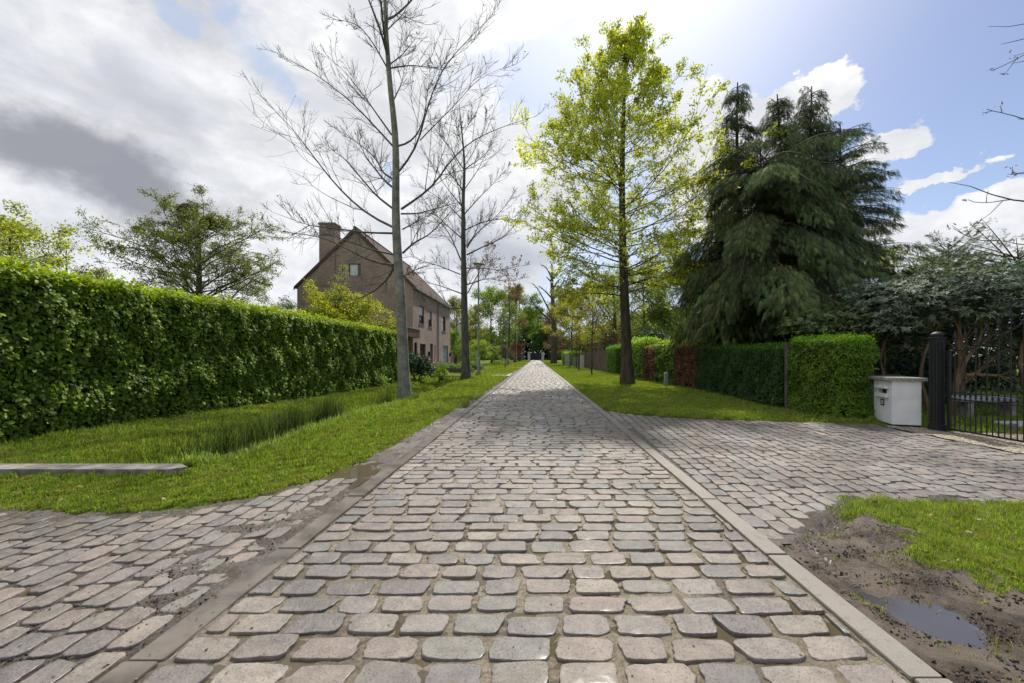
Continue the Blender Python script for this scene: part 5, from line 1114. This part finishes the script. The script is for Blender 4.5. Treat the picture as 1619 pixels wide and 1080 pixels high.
bush('laurel_bush', 'very dark glossy bush at the end of the long left hedge', (-6.15, 21.4, 0), [(-6.2, 21.4, .62, .75, .7, .72), (-5.75, 21.2, .45, .45, .5, .5), (-6.6, 21.6, .6, .6, .6, .75)], .1, 5200, [(.018, .045, .014), (.03, .065, .018), (.012, .03, .01)], 601, mat='leaf_rhodo')
bush('low_shrub', 'low yellow-green plant at the foot of the dark glossy bush', (-5.15, 22.4, 0), [(-5.15, 22.4, .3, .4, .4, .3)], .08, 900, [(.14, .22, .03), (.2, .3, .04)], 602)
bush('low_shrub', 'dark shrub with whitish blossom under the brick house windows', (-7.6, 34.5, 0), [(-8.2, 34.5, .3, .8, .6, .45), (-7.2, 34.5, .3, .7, .6, .4)], .1, 2400, [(.03, .06, .02), (.05, .09, .02), (.3, .32, .26)], 603)
bush('low_shrub', 'low light green planting inside the nearest dark planter', (-6.4, 32.1, .3), [(-7.0, 32.1, .45, .7, .6, .25), (-5.9, 32.1, .45, .8, .6, .22)], .09, 2000, [(.15, .23, .03), (.1, .17, .03)], 604)
bush('low_shrub', 'green planting inside the farther dark planter', (-6.3, 38.5, .3), [(-6.3, 38.5, .5, 1.1, .7, .3)], .1, 1500, [(.08, .14, .03), (.14, .2, .03)], 605)
bush('small_laurel', 'small variegated seedling bush growing against the foot of the long left hedge', (-6.9, 16.2, 0), [(-6.25, 16.6, .22, .3, .3, .26)], .07, 500, [(.12, .25, .03), (.3, .36, .15)], 606)
RH = [(.125, .155, .105), (.10, .13, .085), (.15, .18, .125), (.07, .095, .055)]
def rosettes(name, label, base, limbs, lumps, n, cols, seed, leaf=.13, bark='bark_orange', r0=.07, group=None, low=.02):
    r = np.random.RandomState(seed); base = np.array(base, float); root = empty(name, base, label, 'shrub', group); tb = Tubes(); lp = np.array(lumps, float); prim = []; pr_ = []
    for pl, rb in limbs:
        p_ = resample(np.array([at(x, y, Y_) for x, y, Y_ in pl]), 12); p_[1:-1] += r.randn(10, 3) * .02; prim.append(p_); pr_.append(rb * np.linspace(1, .35, 12))
    prim = np.array(prim); pr_ = np.array(pr_); tb.add(prim, pr_, 8)
    P, D, Ln, R_ = spawn(r, prim, pr_, 4, .4, 40, 14, .5, rr=.5, up=.25); a, ar = grow(r, P, D, Ln, R_, 6, .14, .05, .4); tb.add(a, ar, 5)
    P, D, Ln, R_ = spawn(r, a, ar, 3, .3, 40, 14, .5, rr=.6, up=.2); b, br = grow(r, P, D, Ln, R_, 4, .14, .05, .5); tb.add(b, br.clip(.004), 4); tb.build('trunk', M[bark], root, base)
    w = lp[:, 3] * lp[:, 4]; i = r.choice(len(lp), n, p=w / w.sum()); d = nrm(r.randn(n, 3)); d[:, 2] = np.where(d[:, 2] < -.15, -d[:, 2], d[:, 2]); rr = (1 - .5 * r.rand(n) ** 1.8) * (1 + .22 * waves(np.arctan2(d[:, 1], d[:, 0]) + 5 * i, d[:, 2] * 2, seed, 1., 3))
    Cc = lp[i, :3] + d * lp[i, 3:] * rr[:, None]; k = 9; Cr = np.repeat(Cc, k, 0); ax = nrm(np.repeat(d * .5 + np.array([0, 0, .8]), k, 0) + np.repeat(r.randn(n, 3) * .3, k, 0)); q = r.randn(n * k, 3); q = nrm(q - (q * ax).sum(1, keepdims=True) * ax)
    A = q + ax * r.uniform(-.25, .45, (n * k, 1)); c = np.repeat(pick(r, n, cols, .18), k, 0) * r.uniform(.8, 1.2, (n * k, 1))
    leaf_mesh('foliage', LONG, Cr, A, ax, leaf * r.uniform(.75, 1.2, n * k), c, M['leaf_rhodo'], root, base); return root
rosettes('rhododendron', 'large grey-green rhododendron with orange-brown limbs behind the iron gate', (9.1, 9.0, 0),
  [([(1505,657,9.0),(1508,620,9.0),(1516,590,9.0),(1520,560,9.1),(1514,520,9.2),(1515,480,9.3)], .085), ([(1506,640,9.0),(1520,590,9.0),(1535,560,8.9),(1552,535,8.9),(1565,505,9.0)], .06),
   ([(1470,665,9.3),(1458,600,9.3),(1456,575,9.3),(1464,548,9.3),(1478,520,9.4),(1500,488,9.5),(1515,468,9.6)], .045), ([(1478,520,9.4),(1462,508,9.4),(1445,494,9.4)], .025), ([(1478,522,9.4),(1480,500,9.5),(1472,480,9.6)], .025),
   ([(1512,600,9.0),(1540,592,8.8),(1575,593,8.7),(1600,600,8.6)], .05), ([(1640,660,9.0),(1615,590,9.0),(1612,550,9.0),(1625,520,9.1),(1620,480,9.2)], .06), ([(1505,650,9.0),(1530,600,9.4),(1580,560,9.6),(1640,520,9.8)], .05), ([(1400,655,9.8),(1398,600,9.8),(1392,560,9.8),(1410,520,9.8)], .03)],
  [(9.5, 9.6, 2.45, 1.5, 1.4, .78), (10.7, 9.3, 2.5, 1.6, 1.3, .8), (8.7, 9.9, 2.3, 1.1, 1.1, .6), (9.9, 8.9, 2.15, 1.3, .8, .5), (12.0, 9.2, 2.5, 1.4, 1.2, .8), (8.2, 9.6, 1.85, .8, .8, .5), (9.2, 10.6, 2.65, 1.3, 1.0, .6), (10.9, 9.9, 1.6, 1.2, .8, .55), (9.9, 10.2, 1.5, .8, .7, .5), (8.9, 9.9, 1.45, .6, .6, .5), (11.6, 9.0, 1.7, 1.0, .8, .6)], 9500, RH, 611, leaf=.105)
rosettes('rhododendron', 'lower olive-green rhododendron rising behind the bright clipped hedge', (7.6, 10.6, 0), [([(1330,640,10.6),(1325,590,10.6),(1335,550,10.5)], .04), ([(1340,640,10.6),(1360,590,10.5),(1375,555,10.4)], .035), ([(1300,640,10.6),(1300,590,10.6),(1310,550,10.6)], .03)],
  [(7.6, 10.4, 1.95, 1.1, .9, .5), (6.9, 10.5, 1.9, .7, .7, .45), (8.3, 10.6, 2.2, .8, .8, .5)], 2300, [(.10, .14, .05), (.07, .11, .045), (.13, .17, .06)], 612, leaf=.09)
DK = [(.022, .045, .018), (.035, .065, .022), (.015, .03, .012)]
SG = 'shrubs in the shade behind the iron gate'
for i_, (x, y, h_, rx, l_) in enumerate(((10.9, 11.0, 1.3, 1.5, 'dark low shrub under the rhododendron behind the gate'), (13.0, 13.2, 3.1, 2.2, 'dark evergreen bush at the back of the garden behind the gate'), (9.8, 14.6, 2.9, 1.9, 'dark bush behind the wooden rail fence'), (12.6, 18, 3.4, 2.8, 'dark wide bush in the garden beyond the conifers'), (16.6, 15.5, 3.6, 2.8, 'big dark bush at the right end of the garden'), (20.0, 15.0, 3.0, 2.6, 'big dark bush farthest right in the garden'))):
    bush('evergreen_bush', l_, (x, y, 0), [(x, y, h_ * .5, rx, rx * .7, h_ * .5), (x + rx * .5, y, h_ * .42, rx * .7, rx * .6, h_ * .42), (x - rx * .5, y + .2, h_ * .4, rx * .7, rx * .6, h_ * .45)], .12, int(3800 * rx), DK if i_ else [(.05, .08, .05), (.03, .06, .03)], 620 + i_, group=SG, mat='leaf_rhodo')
bush('evergreen_bush', 'bright green bush in the garden seen above the white pillar', (11.4, 15.6, 0), [(11.4, 14.2, .8, 1.0, .8, .8)], .1, 2500, [(.14, .24, .03), (.2, .3, .04)], 640, group=SG)
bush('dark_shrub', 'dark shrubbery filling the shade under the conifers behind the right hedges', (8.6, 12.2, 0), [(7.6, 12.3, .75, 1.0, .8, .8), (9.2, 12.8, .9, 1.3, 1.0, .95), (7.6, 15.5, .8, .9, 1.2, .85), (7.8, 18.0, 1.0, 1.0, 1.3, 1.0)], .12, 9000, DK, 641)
bush('dark_shrub', 'dark yew-like mass behind the loose bright hedge near the beech trunk', (7.8, 27.5, 0), [(7.6, 27.0, 1.5, 1.1, 2.2, 1.6), (8.6, 30, 1.5, 1.2, 2.2, 1.6)], .14, 8000, DK, 642)

# distant woods: nobody could count these
r = np.random.RandomState(88); P = []; Cc = []
def wood(x0, x1, y0, y1, n, h0, h1, cols):
    u = r.rand(n); x = x0 + (x1 - x0) * u; y = y0 + (y1 - y0) * r.rand(n); top = h0 + (h1 - h0) * (.5 + .5 * waves(x, y * .3, 89, 26, 3)); z = top * r.rand(n)
    P.append(np.stack([x, y, z], 1)); Cc.append(pick(r, n, cols, .25))
wood(-70, -7, 165, 195, 30000, 9, 17, [(.05, .09, .03), (.08, .12, .03), (.10, .10, .05)]); wood(5, 75, 165, 195, 30000, 9, 18, [(.06, .08, .03), (.10, .10, .05), (.05, .09, .03)]); wood(-8, 6, 178, 190, 5000, 12, 18, [(.03, .06, .02)])
wood(16, 60, 60, 80, 22000, 5, 9, [(.07, .10, .03), (.1, .14, .04)]); wood(-75, -22, 90, 120, 14000, 4, 8, [(.07, .10, .03), (.1, .12, .04)])
P = np.concatenate(P); Cc = np.concatenate(Cc); n = len(P)
V, FL = inst(LEAF2, P, r.randn(n, 3), r.randn(n, 3) + np.array([0, 0, .6]), r.uniform(.6, 1.5, n)); tag(mesh('far_woods', V, FL, M['leaf_soft'], col=np.repeat(Cc, 4, 0)), kind='stuff')
# brown beech litter and soil strip under the left hedge
OCT = (np.array([(1,0,0),(-1,0,0),(0,1,0),(0,-1,0),(0,0,1),(0,0,-1)], float), [np.array([(0,2,4),(2,1,4),(1,3,4),(3,0,4),(2,0,5),(1,2,5),(3,1,5),(0,3,5)])])
r = np.random.RandomState(97); n = 26000; x = np.where(r.rand(n) < .75, r.uniform(1.62, 3.1, n), r.uniform(-2.5, -1.7, n)); y = 1 / (1 / 1.3 + r.rand(n) * (1 / 12 - 1 / 1.3))
rg = region(x, y); e = ((rg == 5) & (waves(x, y, 71, .3) > -.1)) | ((x < 0) & (rg == 2) & (r.rand(n) < np.exp((-1.72 - x) * -1 / .2 * -1) * .9 + .08) & (waves(x, y, 72, .5) > -.2)); x, y = x[e], y[e]; n = len(x)
z = np.where(x > 0, mud_z(x, y), bed_z(x, y)); sz = .0018 + .007 * r.rand(n) ** 4
V, FL = inst(OCT, np.stack([x, y, z + sz * .3], 1), r.randn(n, 3), r.randn(n, 3), np.stack([sz * r.uniform(.8, 1.6, n), sz, sz * r.uniform(.5, 1, n)], 1))
tag(mesh('grit', V, FL, M['leaf_soft'], col=np.repeat(pick(r, n, [(.03, .024, .018), (.055, .042, .032), (.12, .10, .08), (.05, .045, .03)], .2), 6, 0)), kind='stuff')
# crisp small litter on the paving: stalks, grit and husks
r = np.random.RandomState(99); n = 2600; x = r.uniform(-4.5, 5.5, n); y = 1 / (1 / 1.3 + r.rand(n) * (1 / 9 - 1 / 1.3)); rg = region(x, y); e = (rg == 2) & (r.rand(n) < .9) | (rg == 1) & ((x < -1.4) | (x > 1.35) | (r.rand(n) < .12)) | (rg == 3) & (r.rand(n) < .35)
x, y = x[e], y[e]; n = len(x); P = np.stack([x, y, np.full(n, .003)], 1); V, FL = inst(LEAF2, P, r.randn(n, 3) * np.array([1, 1, .1]), np.array([0, 0, 1.]) + r.randn(n, 3) * .3, r.uniform(.006, .02, n))
tag(mesh('litter', V, FL, M['leaf_soft'], col=np.repeat(pick(r, n, [(.05, .035, .025), (.10, .07, .04), (.2, .16, .09)], .2), 4, 0)), kind='stuff')

sc = bpy.context.scene
sc.view_settings.view_transform = 'Standard'; sc.view_settings.look = 'None'; sc.view_settings.exposure = 0.48; sc.view_settings.gamma = 1
sc.cycles.max_bounces = 6; sc.cycles.diffuse_bounces = 3; sc.cycles.transmission_bounces = 4; sc.cycles.caustics_reflective = False; sc.cycles.caustics_refractive = False
sc.cycles.sample_clamp_indirect = 4
